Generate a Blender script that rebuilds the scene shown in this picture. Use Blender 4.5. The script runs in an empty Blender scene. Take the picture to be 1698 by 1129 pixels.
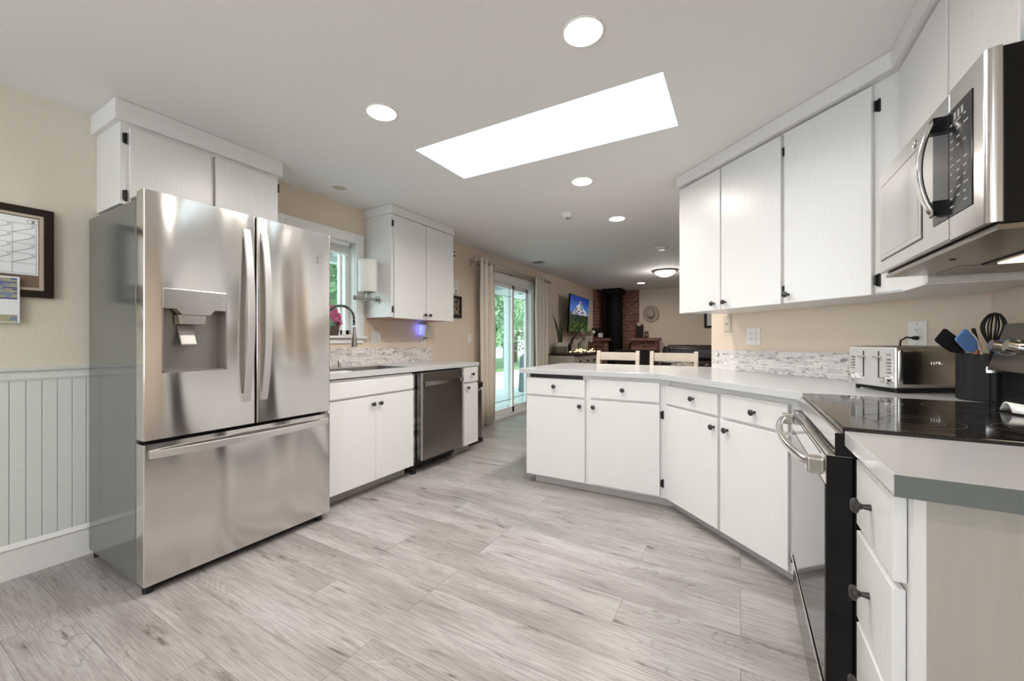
import bpy, math, random
from mathutils import Matrix, Vector
random.seed(7)
C = bpy.context.scene.collection
PI = math.pi
SC = bpy.context.scene

# ------------------------------------------------------------------ camera, world, lights
cam_d = bpy.data.cameras.new('camera'); cam = bpy.data.objects.new('camera', cam_d); C.objects.link(cam)
cam_d.sensor_width = 36; cam_d.lens = 36 * 664.2 / 1698; cam_d.clip_start = 0.02; cam_d.clip_end = 200
cam.location = (0, 0, 1.14); cam.rotation_euler = (PI / 2, 0, 0.51849)
SC.camera = cam
SC.view_settings.view_transform = 'Standard'; SC.view_settings.look = 'None'
SC.view_settings.gamma = 1; SC.view_settings.use_curve_mapping = False
SC.view_settings.exposure = 0.14

W = bpy.data.worlds.new('sky'); SC.world = W; W.use_nodes = True
bg = W.node_tree.nodes['Background']; bg.inputs[0].default_value = (0.86, 0.94, 1.0, 1); bg.inputs[1].default_value = 5.5

def area(name, loc, rot, sx, sy, power, col):
    d = bpy.data.lights.new(name, 'AREA'); d.shape = 'RECTANGLE'; d.size = sx; d.size_y = sy
    d.energy = power; d.color = col
    o = bpy.data.objects.new(name, d); C.objects.link(o); o.location = loc; o.rotation_euler = rot
    return o
# daylight entering through the skylight; the windows are lit by the sky
area('daylight_skylight', (-1.05, 2.165, 3.0), (0, 0, 0), 1.4, 0.5, 62, (0.93, 0.97, 1.0))

# ------------------------------------------------------------------ materials
def new_mat(name):
    m = bpy.data.materials.new(name); m.use_nodes = True
    return m, m.node_tree, m.node_tree.nodes['Principled BSDF']

def plain(name, col, rough=0.5, metal=0.0, bump=0.0, bscale=40, var=0.0, stretch=(1, 1, 1), spec=None, bdist=0.002):
    m, t, b = new_mat(name)
    b.inputs['Base Color'].default_value = (*col, 1); b.inputs['Roughness'].default_value = rough
    b.inputs['Metallic'].default_value = metal
    if spec is not None: b.inputs['Specular IOR Level'].default_value = spec
    tc = t.nodes.new('ShaderNodeTexCoord'); mp = t.nodes.new('ShaderNodeMapping')
    mp.inputs['Scale'].default_value = stretch
    t.links.new(tc.outputs['Object'], mp.inputs[0])
    n = t.nodes.new('ShaderNodeTexNoise'); n.inputs['Scale'].default_value = bscale; n.inputs['Detail'].default_value = 3
    t.links.new(mp.outputs[0], n.inputs['Vector'])
    if bump:
        bn = t.nodes.new('ShaderNodeBump'); bn.inputs['Strength'].default_value = bump; bn.inputs['Distance'].default_value = bdist
        t.links.new(n.outputs[0], bn.inputs['Height']); t.links.new(bn.outputs[0], b.inputs['Normal'])
    r = t.nodes.new('ShaderNodeValToRGB')
    k = 1 - var
    r.color_ramp.elements[0].color = (col[0] * k, col[1] * k, col[2] * k, 1); r.color_ramp.elements[0].position = .3
    k = 1 + var * .5
    r.color_ramp.elements[1].color = (min(1, col[0] * k), min(1, col[1] * k), min(1, col[2] * k), 1); r.color_ramp.elements[1].position = .7
    t.links.new(n.outputs[0], r.inputs[0]); t.links.new(r.outputs[0], b.inputs['Base Color'])
    return m

def emit(name, col, s):
    m, t, b = new_mat(name)
    b.inputs['Base Color'].default_value = (*col, 1); b.inputs['Emission Color'].default_value = (*col, 1)
    b.inputs['Emission Strength'].default_value = s
    return m

M = {}
M['white'] = plain('cabinet_white_paint', (0.72, 0.71, 0.70), 0.32, bump=.35, bscale=30, stretch=(4, 4, .35), var=.02)
M['trim'] = plain('white_trim_paint', (0.80, 0.80, 0.785), 0.35, bump=.1, var=.02)
M['wall'] = plain('beige_wall_paint', (0.72, 0.61, 0.49), 0.7, bump=.35, bscale=110, var=.03, bdist=.004)
M['wall_left'] = plain('sage_beige_wall_paint', (0.70, 0.65, 0.535), 0.7, bump=.35, bscale=110, var=.03, bdist=.004)
M['ceiling'] = plain('ceiling_paint', (0.80, 0.79, 0.775), 0.8, bump=.15, bscale=90, var=.02, bdist=.002)
M['wain'] = plain('pale_grey_beadboard_paint', (0.70, 0.72, 0.70), 0.35, bump=.1, var=.02)
M['grey_panel'] = plain('greige_painted_plywood', (0.39, 0.37, 0.325), 0.45, bump=.5, bscale=25, stretch=(3, 3, .4), var=.04)
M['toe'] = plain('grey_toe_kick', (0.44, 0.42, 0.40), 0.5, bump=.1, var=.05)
M['counter'] = plain('pale_grey_laminate', (0.52, 0.52, 0.525), 0.18, bump=.03, bscale=8, var=.02)
M['counter_edge'] = M['counter']
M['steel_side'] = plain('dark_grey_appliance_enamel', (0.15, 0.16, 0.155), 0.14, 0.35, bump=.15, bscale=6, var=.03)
M['chrome'] = plain('chrome', (0.75, 0.74, 0.72), 0.12, 1.0)
M['nickel'] = plain('brushed_nickel', (0.5, 0.47, 0.44), 0.28, 1.0)
M['pipe'] = plain('galvanised_pipe', (0.36, 0.35, 0.34), 0.4, .9, bump=.2, var=.15)
M['bronze'] = plain('dark_bronze_knob', (0.055, 0.052, 0.052), 0.38, .6)
M['black'] = plain('black_hinge_iron', (0.012, 0.012, 0.013), 0.4, .3)
M['black_gloss'] = plain('black_glossy_enamel', (0.006, 0.006, 0.006), 0.25, 0, spec=.2)
M['glass_top'] = plain('black_ceramic_glass', (0.012, 0.011, 0.011), 0.06, 0, spec=.7)
M['oven_glass'] = plain('black_oven_glass', (0.02, 0.02, 0.02), 0.05, 0, spec=1.0)
M['plastic_w'] = plain('white_plastic', (0.78, 0.77, 0.74), 0.35)
M['plastic_i'] = plain('ivory_plastic', (0.55, 0.50, 0.41), 0.4)
M['black_m'] = plain('matte_black', (0.012, 0.012, 0.013), 0.5, bump=.1, spec=.25)
M['rubber'] = plain('black_rubber', (0.02, 0.02, 0.02), 0.8)
M['curtain'] = plain('cream_curtain_cloth', (0.74, 0.67, 0.58), 0.9, bump=.1, bscale=300, var=.04)
M['dark_wood'] = plain('espresso_wood', (0.022, 0.014, 0.010), 0.5, spec=.2, bump=.1, var=.2, stretch=(1, 8, 8))
M['raw_wood'] = plain('unpainted_plywood', (0.42, 0.27, 0.17), 0.6, bump=.1, var=.15, stretch=(1, 6, 6))
M['tan_mat'] = plain('tan_frame_inlay', (0.50, 0.42, 0.33), 0.5)
M['stool'] = plain('cream_painted_wood', (0.72, 0.63, 0.52), 0.45, bump=.1, var=.04)
M['leather'] = plain('dark_brown_leather', (0.022, 0.012, 0.010), 0.3, bump=.5, bscale=25, var=.2, bdist=.006)
M['greyshade'] = plain('grey_speckled_console_paint', (0.42, 0.36, 0.30), 0.5, bump=.2, var=.15, stretch=(6, 6, .6))
M['hat'] = plain('straw_felt', (0.42, 0.36, 0.27), 0.9, bump=.4, bscale=200, var=.1)
M['hat_band'] = plain('dark_hat_band', (0.10, 0.07, 0.05), 0.8)
M['leaf'] = plain('snake_plant_leaf', (0.07, 0.10, 0.035), 0.4, var=.5, bscale=30)
M['dry'] = plain('dried_flower_tan', (0.32, 0.24, 0.14), 0.8, var=.4)
M['petal_w'] = plain('white_petal', (0.7, 0.66, 0.6), 0.6)
M['petal'] = plain('magenta_petal', (0.48, 0.09, 0.22), 0.5, var=.4, bscale=60)
M['petal_dark'] = plain('deep_wine_petal', (0.09, 0.008, 0.03), 0.5)
M['stem'] = plain('green_stem', (0.08, 0.13, 0.04), 0.5)
M['soil_pot'] = plain('brown_square_pot', (0.085, 0.055, 0.042), 0.6, bump=.2)
M['pot_white'] = plain('white_planter_glaze', (0.55, 0.5, 0.44), 0.4)
M['pot_grey'] = plain('grey_planter_glaze', (0.20, 0.17, 0.14), 0.5)
M['jar'] = plain('speckled_stoneware', (0.40, 0.37, 0.31), 0.5, var=.3, bscale=50)
M['blue_sil'] = plain('blue_silicone', (0.10, 0.23, 0.55), 0.4)
M['cream_wood'] = plain('pale_wood_spoon', (0.62, 0.50, 0.40), 0.6)
M['orange_wood'] = plain('copper_handle', (0.45, 0.20, 0.10), 0.4)
M['ceramic'] = plain('white_ceramic', (0.7, 0.69, 0.68), 0.2)
M['filter'] = plain('aluminium_mesh_filter', (0.45, 0.42, 0.38), 0.35, .8, bump=1, bscale=400, var=.5)
M['hood_under'] = plain('stainless_underside', (0.24, 0.21, 0.18), 0.22, .9, var=.1)
M['soot'] = plain('black_stove_iron', (0.005, 0.0045, 0.004), 0.6, spec=.12)
M['snow'] = plain('pale_concrete_patio', (0.52, 0.56, 0.58), 0.8, var=.1, bscale=3)
M['grass_o'] = plain('garden_ground', (0.10, 0.16, 0.06), 0.9, var=.4, bscale=8)
M['foliage'] = plain('tree_leaves', (0.17, 0.27, 0.13), 0.6, var=.45, bscale=3)
M['bark'] = plain('bark', (0.09, 0.065, 0.045), 0.9, bump=.6, var=.3)
M['ext_paint'] = plain('white_porch_paint', (0.62, 0.66, 0.66), 0.6)
M['ext_shade'] = plain('weathered_porch_wood', (0.20, 0.21, 0.19), 0.8, var=.2)
M['cover'] = plain('grey_grill_cover', (0.12, 0.14, 0.16), 0.8, bump=.3, bscale=8)
M['paper'] = plain('white_paper', (0.82, 0.85, 0.87), 0.6)
M['ink'] = plain('black_ink', (0.03, 0.03, 0.035), 0.6)
M['ink_grey'] = plain('grey_ink', (0.22, 0.22, 0.22), 0.6)
M['ink_blue'] = plain('blue_ink', (0.07, 0.09, 0.22), 0.6)
M['ink_khaki'] = plain('khaki_ink', (0.36, 0.34, 0.17), 0.6)
M['ink_slate'] = plain('slate_ink', (0.16, 0.22, 0.33), 0.6)
M['cork'] = plain('cork', (0.22, 0.155, 0.11), 0.9, bump=.5, bscale=200, var=.4)
M['lit_warm'] = emit('warm_led_lens', (1, .93, .82), 9)
M['lit_cool'] = emit('cool_glass_dome', (.95, .97, 1), 7)
M['lit_hood'] = emit('hood_lamp_lens', (1, .82, .58), 2.2)
M['fairy'] = emit('fairy_light_bulb', (1, .80, .40), 2.6)
M['blue_glow'] = emit('blue_night_light', (.12, .14, 1), 3.0)
M['dial'] = plain('cream_dial_face', (0.5, 0.42, 0.3), 0.5)
M['sconce_w'] = plain('white_paper_roll', (0.78, 0.77, 0.74), 0.8, bump=.3, bscale=120)
M['display'] = plain('black_display', (0.010, 0.010, 0.012), 0.12, spec=.3)
M['insul'] = plain('foil_insulation', (0.36, 0.37, 0.38), 0.3, .8, bump=1, bscale=18, var=.8, bdist=.02)

def steel(name, col, rough, wav=1.0, horiz=False, bands=False):
    m, t, b = new_mat(name)
    b.inputs['Base Color'].default_value = (*col, 1); b.inputs['Metallic'].default_value = 1
    b.inputs['Roughness'].default_value = rough
    tc = t.nodes.new('ShaderNodeTexCoord')
    mp = t.nodes.new('ShaderNodeMapping'); mp.inputs['Scale'].default_value = (1, 2.6, .9)
    t.links.new(tc.outputs['Object'], mp.inputs[0])
    n = t.nodes.new('ShaderNodeTexNoise'); n.inputs['Scale'].default_value = 1.5 if bands else 1.6; n.inputs['Detail'].default_value = 0.0 if bands else 1.0
    if bands: mp.inputs['Scale'].default_value = (1, 2.6, .42)
    t.links.new(mp.outputs[0], n.inputs['Vector'])
    bn = t.nodes.new('ShaderNodeBump'); bn.inputs['Strength'].default_value = 1; bn.inputs['Distance'].default_value = .02 * wav
    t.links.new(n.outputs[0], bn.inputs['Height'])
    mp2 = t.nodes.new('ShaderNodeMapping'); mp2.inputs['Scale'].default_value = (1, 1, 180) if horiz else (250, 250, 2)
    t.links.new(tc.outputs['Object'], mp2.inputs[0])
    n2 = t.nodes.new('ShaderNodeTexNoise'); n2.inputs['Scale'].default_value = 3; n2.inputs['Detail'].default_value = 2
    t.links.new(mp2.outputs[0], n2.inputs['Vector'])
    b2 = t.nodes.new('ShaderNodeBump'); b2.inputs['Strength'].default_value = .12; b2.inputs['Distance'].default_value = .0006
    t.links.new(n2.outputs[0], b2.inputs['Height']); t.links.new(bn.outputs[0], b2.inputs['Normal'])
    t.links.new(b2.outputs[0], b.inputs['Normal'])
    return m
M['steel'] = steel('brushed_stainless', (0.70, 0.675, 0.65), 0.17, 3.4, bands=True)
M['handle'] = plain('satin_steel_handle', (0.62, 0.60, 0.58), 0.32, .75)
M['steel_flat'] = steel('brushed_stainless_flat', (0.60, 0.58, 0.56), 0.22, .12)
M['steel_dark'] = steel('smudged_dark_stainless', (0.31, 0.285, 0.265), 0.30, .4)

def brick_mat(name, c1, c2, mortar, bw, bh, msize, axis='YZ', rough=.6, vein=None, bump=.5, offset=.5, bias=0):
    """masonry / mosaic / plank pattern in object space; axis says which two coordinates span the face"""
    m, t, b = new_mat(name)
    tc = t.nodes.new('ShaderNodeTexCoord'); sp = t.nodes.new('ShaderNodeSeparateXYZ'); cb = t.nodes.new('ShaderNodeCombineXYZ')
    t.links.new(tc.outputs['Object'], sp.inputs[0])
    ix = {'X': 0, 'Y': 1, 'Z': 2}
    if axis == 'DZ':
        s = t.nodes.new('ShaderNodeMath'); s.operation = 'SUBTRACT'
        t.links.new(sp.outputs[0], s.inputs[0]); t.links.new(sp.outputs[1], s.inputs[1])
        s2 = t.nodes.new('ShaderNodeMath'); s2.operation = 'MULTIPLY'; s2.inputs[1].default_value = .7071
        t.links.new(s.outputs[0], s2.inputs[0]); t.links.new(s2.outputs[0], cb.inputs[0]); t.links.new(sp.outputs[2], cb.inputs[1])
    elif axis == 'SZ':
        s = t.nodes.new('ShaderNodeMath'); s.operation = 'ADD'
        t.links.new(sp.outputs[0], s.inputs[0]); t.links.new(sp.outputs[1], s.inputs[1])
        t.links.new(s.outputs[0], cb.inputs[0]); t.links.new(sp.outputs[2], cb.inputs[1])
    else:
        t.links.new(sp.outputs[ix[axis[0]]], cb.inputs[0]); t.links.new(sp.outputs[ix[axis[1]]], cb.inputs[1])
    br = t.nodes.new('ShaderNodeTexBrick'); br.inputs['Scale'].default_value = 1
    br.offset = offset; br.offset_frequency = 2; br.squash = 1
    br.inputs['Color1'].default_value = (*c1, 1); br.inputs['Color2'].default_value = (*c2, 1); br.inputs['Mortar'].default_value = (*mortar, 1)
    br.inputs['Brick Width'].default_value = bw; br.inputs['Row Height'].default_value = bh; br.inputs['Mortar Size'].default_value = msize
    br.inputs['Mortar Smooth'].default_value = .1; br.inputs['Bias'].default_value = bias
    t.links.new(cb.outputs[0], br.inputs['Vector'])
    out = br.outputs[0]
    if vein:
        # veins run differently in every tile: the tile's random colour shifts the noise
        n = t.nodes.new('ShaderNodeTexNoise'); n.inputs['Scale'].default_value = vein[1]; n.inputs['Detail'].default_value = 4
        n.inputs['Distortion'].default_value = 1.5
        mp = t.nodes.new('ShaderNodeMapping'); mp.inputs['Rotation'].default_value = (0, 0, .6); mp.inputs['Scale'].default_value = (1, 3, 1)
        t.links.new(cb.outputs[0], mp.inputs[0]); t.links.new(mp.outputs[0], n.inputs['Vector'])
        r = t.nodes.new('ShaderNodeValToRGB'); e = r.color_ramp.elements
        e[0].position = vein[2]; e[0].color = (*vein[0], 1); e[1].position = vein[2] + .08; e[1].color = (1, 1, 1, 1)
        t.links.new(n.outputs[0], r.inputs[0])
        mx = t.nodes.new('ShaderNodeMixRGB'); mx.blend_type = 'MULTIPLY'; mx.inputs[0].default_value = 1
        t.links.new(out, mx.inputs[1]); t.links.new(r.outputs[0], mx.inputs[2]); out = mx.outputs[0]
    t.links.new(out, b.inputs['Base Color']); b.inputs['Roughness'].default_value = rough
    bn = t.nodes.new('ShaderNodeBump'); bn.invert = True; bn.inputs['Strength'].default_value = bump; bn.inputs['Distance'].default_value = .004
    t.links.new(br.outputs['Fac'], bn.inputs['Height']); t.links.new(bn.outputs[0], b.inputs['Normal'])
    return m
M['brick'] = brick_mat('red_brick', (0.30, 0.125, 0.075), (0.19, 0.07, 0.045), (0.27, 0.20, 0.155), .22, .078, .009, 'SZ', .8, ((.45, .4, .4), 9, .42))
M['mosaic_y'] = brick_mat('marble_mosaic_left', (0.80, 0.76, 0.73), (0.40, 0.37, 0.36), (0.62, 0.58, 0.55), .085, .0185, .0013, 'YZ', .3, ((.40, .38, .38), 16, .36), .2, .37, -.45)
M['mosaic_d'] = brick_mat('marble_mosaic_corner', (0.80, 0.78, 0.77), (0.42, 0.405, 0.41), (0.62, 0.60, 0.59), .085, .0185, .0013, 'DZ', .3, ((.45, .43, .44), 14, .37), .2, .37, -.45)

def floor_mat():
    m, t, b = new_mat('grey_oak_vinyl_plank')
    L = t.links.new; N = t.nodes.new
    tc = N('ShaderNodeTexCoord')
    br = N('ShaderNodeTexBrick'); br.inputs['Scale'].default_value = 1; br.offset = .37; br.offset_frequency = 3
    br.inputs['Color1'].default_value = (0, 0, 0, 1); br.inputs['Color2'].default_value = (1, 1, 1, 1); br.inputs['Mortar'].default_value = (.5, .5, .5, 1)
    br.inputs['Brick Width'].default_value = 1.22; br.inputs['Row Height'].default_value = .178; br.inputs['Mortar Size'].default_value = .0011
    br.inputs['Mortar Smooth'].default_value = .2
    L(tc.outputs['Object'], br.inputs['Vector'])
    # per-plank offset of the grain
    sh = N('ShaderNodeVectorMath'); sh.operation = 'SCALE'; sh.inputs['Scale'].default_value = 13.7; L(br.outputs[0], sh.inputs[0])
    ad = N('ShaderNodeVectorMath'); ad.operation = 'ADD'; L(tc.outputs['Object'], ad.inputs[0]); L(sh.outputs[0], ad.inputs[1])
    def noise(scale, st, det, dist=0):
        mp = N('ShaderNodeMapping'); mp.inputs['Scale'].default_value = st; L(ad.outputs[0], mp.inputs[0])
        n = N('ShaderNodeTexNoise'); n.inputs['Scale'].default_value = scale; n.inputs['Detail'].default_value = det; n.inputs['Distortion'].default_value = dist
        L(mp.outputs[0], n.inputs['Vector']); return n
    def ramp(src, *st):
        r = N('ShaderNodeValToRGB'); e = r.color_ramp.elements
        e[0].position, e[0].color = st[0][0], (*st[0][1], 1); e[1].position, e[1].color = st[-1][0], (*st[-1][1], 1)
        for p, c in st[1:-1]:
            q = e.new(p); q.color = (*c, 1)
        L(src, r.inputs[0]); return r
    def mul(a, bb, f=1):
        x = N('ShaderNodeMixRGB'); x.blend_type = 'MULTIPLY'; x.inputs[0].default_value = f; L(a, x.inputs[1]); L(bb, x.inputs[2]); return x.outputs[0]
    big = noise(1.4, (1, 4.2, 1), 6, .3)
    base = ramp(big.outputs[0], (.30, (0.27, 0.24, 0.23)), (.5, (0.36, 0.33, 0.32)), (.70, (0.44, 0.41, 0.405)))
    fine = noise(6, (1, 26, 1), 6, .25)
    fr = ramp(fine.outputs[0], (.34, (.78, .76, .75)), (.56, (1, 1, 1)))
    col = mul(base.outputs[0], fr.outputs[0])
    f2 = noise(11, (1, 34, 1), 3, .1); fr2 = ramp(f2.outputs[0], (.36, (.80, .79, .785)), (.50, (1, 1, 1)), (.70, (1.06, 1.06, 1.06)))
    col = mul(col, fr2.outputs[0])
    # cathedral grain rings: contour lines of a smooth noise
    ring = noise(1.5, (1, 5, 1), 1.5, .4)
    ml = N('ShaderNodeMath'); ml.operation = 'MULTIPLY'; ml.inputs[1].default_value = 26; L(ring.outputs[0], ml.inputs[0])
    frc = N('ShaderNodeMath'); frc.operation = 'FRACT'; L(ml.outputs[0], frc.inputs[0])
    rr = ramp(frc.outputs[0], (0, (.70, .68, .67)), (.16, (1, 1, 1)), (.9, (1, 1, 1)), (1, (.78, .77, .76)))
    mask = noise(1.1, (1, 2.5, 1), 2)
    mk = ramp(mask.outputs[0], (.47, (0, 0, 0)), (.60, (1, 1, 1)))
    x = N('ShaderNodeMixRGB'); x.blend_type = 'MULTIPLY'; L(mk.outputs[0], x.inputs[0]); L(col, x.inputs[1]); L(rr.outputs[0], x.inputs[2]); col = x.outputs[0]
    # dark knots and cracks
    kn = noise(4.0, (1, 6.5, 1), 5, .5)
    kr = ramp(kn.outputs[0], (.28, (.40, .37, .36)), (.35, (.86, .85, .84)), (.42, (1, 1, 1)))
    col = mul(col, kr.outputs[0])
    # seams
    sm = ramp(br.outputs['Fac'], (.1, (1, 1, 1)), (.9, (.50, .47, .45)))
    col = mul(col, sm.outputs[0])
    L(col, b.inputs['Base Color'])
    b.inputs['Roughness'].default_value = .34; b.inputs['Specular IOR Level'].default_value = .35
    bn = N('ShaderNodeBump'); bn.inputs['Strength'].default_value = .25; bn.inputs['Distance'].default_value = .001
    L(fine.outputs[0], bn.inputs['Height']); L(bn.outputs[0], b.inputs['Normal'])
    return m
M['floor'] = floor_mat()

def glass_mat(name, tint=(0.86, .95, .93), mixf=.12):
    m, t, b = new_mat(name); t.nodes.remove(b)
    tr = t.nodes.new('ShaderNodeBsdfTransparent'); tr.inputs[0].default_value = (*tint, 1)
    gl = t.nodes.new('ShaderNodeBsdfGlossy'); gl.inputs['Roughness'].default_value = .02
    lw = t.nodes.new('ShaderNodeLayerWeight'); lw.inputs[0].default_value = .5
    pw = t.nodes.new('ShaderNodeMath'); pw.operation = 'POWER'; pw.inputs[1].default_value = 4; t.links.new(lw.outputs['Facing'], pw.inputs[0])
    fr = t.nodes.new('ShaderNodeMath'); fr.operation = 'MULTIPLY_ADD'; fr.inputs[1].default_value = .45; fr.inputs[2].default_value = .02; t.links.new(pw.outputs[0], fr.inputs[0])
    mx = t.nodes.new('ShaderNodeMixShader'); o = t.nodes['Material Output']
    t.links.new(fr.outputs[0], mx.inputs[0]); t.links.new(tr.outputs[0], mx.inputs[1]); t.links.new(gl.outputs[0], mx.inputs[2]); t.links.new(mx.outputs[0], o.inputs[0])
    return m
M['glass'] = glass_mat('greenish_window_glass')
M['glass_dimmed'] = glass_mat('light_dimming_glass', (.55, .57, .58))  # grey tint added to the unseen skylight pane to cut its daylight

def screen_mat():
    m, t, b = new_mat('mountain_picture_screen'); N = t.nodes.new; L = t.links.new
    tc = N('ShaderNodeTexCoord'); sp = N('ShaderNodeSeparateXYZ'); L(tc.outputs['Generated'], sp.inputs[0])
    u, v = sp.outputs[1], sp.outputs[2]
    def math_(op, a, bb):
        n = N('ShaderNodeMath'); n.operation = op
        for i, q in enumerate((a, bb)):
            if isinstance(q, (int, float)): n.inputs[i].default_value = q
            else: L(q, n.inputs[i])
        return n.outputs[0]
    nz = N('ShaderNodeTexNoise'); nz.inputs['Scale'].default_value = 7; nz.inputs['Detail'].default_value = 6; L(tc.outputs['Generated'], nz.inputs['Vector'])
    nf = N('ShaderNodeTexNoise'); nf.inputs['Scale'].default_value = 13; nf.inputs['Detail'].default_value = 6; nf.inputs['Distortion'].default_value = 1; L(tc.outputs['Generated'], nf.inputs['Vector'])
    d = math_('ABSOLUTE', math_('SUBTRACT', u, .50), 0)
    h = math_('SUBTRACT', .86, math_('MULTIPLY', d, .80)); h = math_('ADD', h, math_('MULTIPLY', math_('SUBTRACT', nz.outputs[0], .5), .42))
    h = math_('MAXIMUM', h, .55)
    mt = math_('LESS_THAN', v, h)
    tl = math_('LESS_THAN', v, math_('ADD', .40, math_('MULTIPLY', nf.outputs[0], .16)))
    gl = math_('LESS_THAN', v, .29)
    def ramp(src, c0, c1, p0=.4, p1=.6):
        r = N('ShaderNodeValToRGB'); e = r.color_ramp.elements; e[0].position = p0; e[1].position = p1; e[0].color = (*c0, 1); e[1].color = (*c1, 1); L(src, r.inputs[0]); return r.outputs[0]
    sky = ramp(math_('ADD', v, math_('MULTIPLY', nz.outputs[0], .2)), (.04, .12, .36), (.008, .03, .17), .75, 1.05)
    rock = ramp(nf.outputs[0], (.03, .035, .055), (.62, .60, .64), .44, .60)
    tree = ramp(nf.outputs[0], (.006, .012, .012), (.03, .055, .02), .4, .7)
    grass = ramp(nf.outputs[0], (.005, .018, .003), (.07, .11, .03), .45, .66)
    def mix(f, a, bb):
        x = N('ShaderNodeMixRGB'); L(f, x.inputs[0]); L(a, x.inputs[1]); L(bb, x.inputs[2]); return x.outputs[0]
    c = mix(gl, mix(tl, mix(mt, sky, rock), tree), grass)
    b.inputs['Base Color'].default_value = (0, 0, 0, 1); L(c, b.inputs['Emission Color']); b.inputs['Emission Strength'].default_value = 1.0
    b.inputs['Roughness'].default_value = .3
    return m
M['screen'] = screen_mat()

def print_mat(name, a, bcol, scale=30, thr=.5):
    m, t, b = new_mat(name)
    tc = t.nodes.new('ShaderNodeTexCoord'); n = t.nodes.new('ShaderNodeTexVoronoi'); n.inputs['Scale'].default_value = scale
    t.links.new(tc.outputs['Object'], n.inputs['Vector'])
    r = t.nodes.new('ShaderNodeValToRGB'); e = r.color_ramp.elements
    e[0].position = thr - .15; e[0].color = (*a, 1); e[1].position = thr + .15; e[1].color = (*bcol, 1)
    t.links.new(n.outputs['Distance'], r.inputs[0]); t.links.new(r.outputs[0], b.inputs['Base Color']); b.inputs['Roughness'].default_value = .7
    return m
M['corks'] = print_mat('wine_cork_collage', (0.50, 0.38, 0.28), (0.03, 0.02, 0.015), 42, .42)
M['pillow'] = print_mat('patterned_pillow_cloth', (0.62, 0.57, 0.50), (0.22, 0.18, 0.15), 34, .55)

def cooktop_mat():
    m, t, b = new_mat('dusty_black_ceramic_glass')
    tc = t.nodes.new('ShaderNodeTexCoord'); n = t.nodes.new('ShaderNodeTexNoise'); n.inputs['Scale'].default_value = 260; n.inputs['Detail'].default_value = 2
    n2 = t.nodes.new('ShaderNodeTexNoise'); n2.inputs['Scale'].default_value = 6; n2.inputs['Detail'].default_value = 3
    for q in (n, n2): t.links.new(tc.outputs['Object'], q.inputs['Vector'])
    r = t.nodes.new('ShaderNodeValToRGB'); e = r.color_ramp.elements; e[0].position = .66; e[0].color = (.010, .009, .009, 1); e[1].position = .78; e[1].color = (.22, .16, .12, 1)
    t.links.new(n.outputs[0], r.inputs[0]); t.links.new(r.outputs[0], b.inputs['Base Color'])
    r2 = t.nodes.new('ShaderNodeValToRGB'); e = r2.color_ramp.elements; e[0].position = .45; e[0].color = (.05,) * 3 + (1,); e[1].position = .7; e[1].color = (.16,) * 3 + (1,)
    t.links.new(n2.outputs[0], r2.inputs[0]); t.links.new(r2.outputs[0], b.inputs['Roughness'])
    return m
M['cooktop'] = cooktop_mat()

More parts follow.
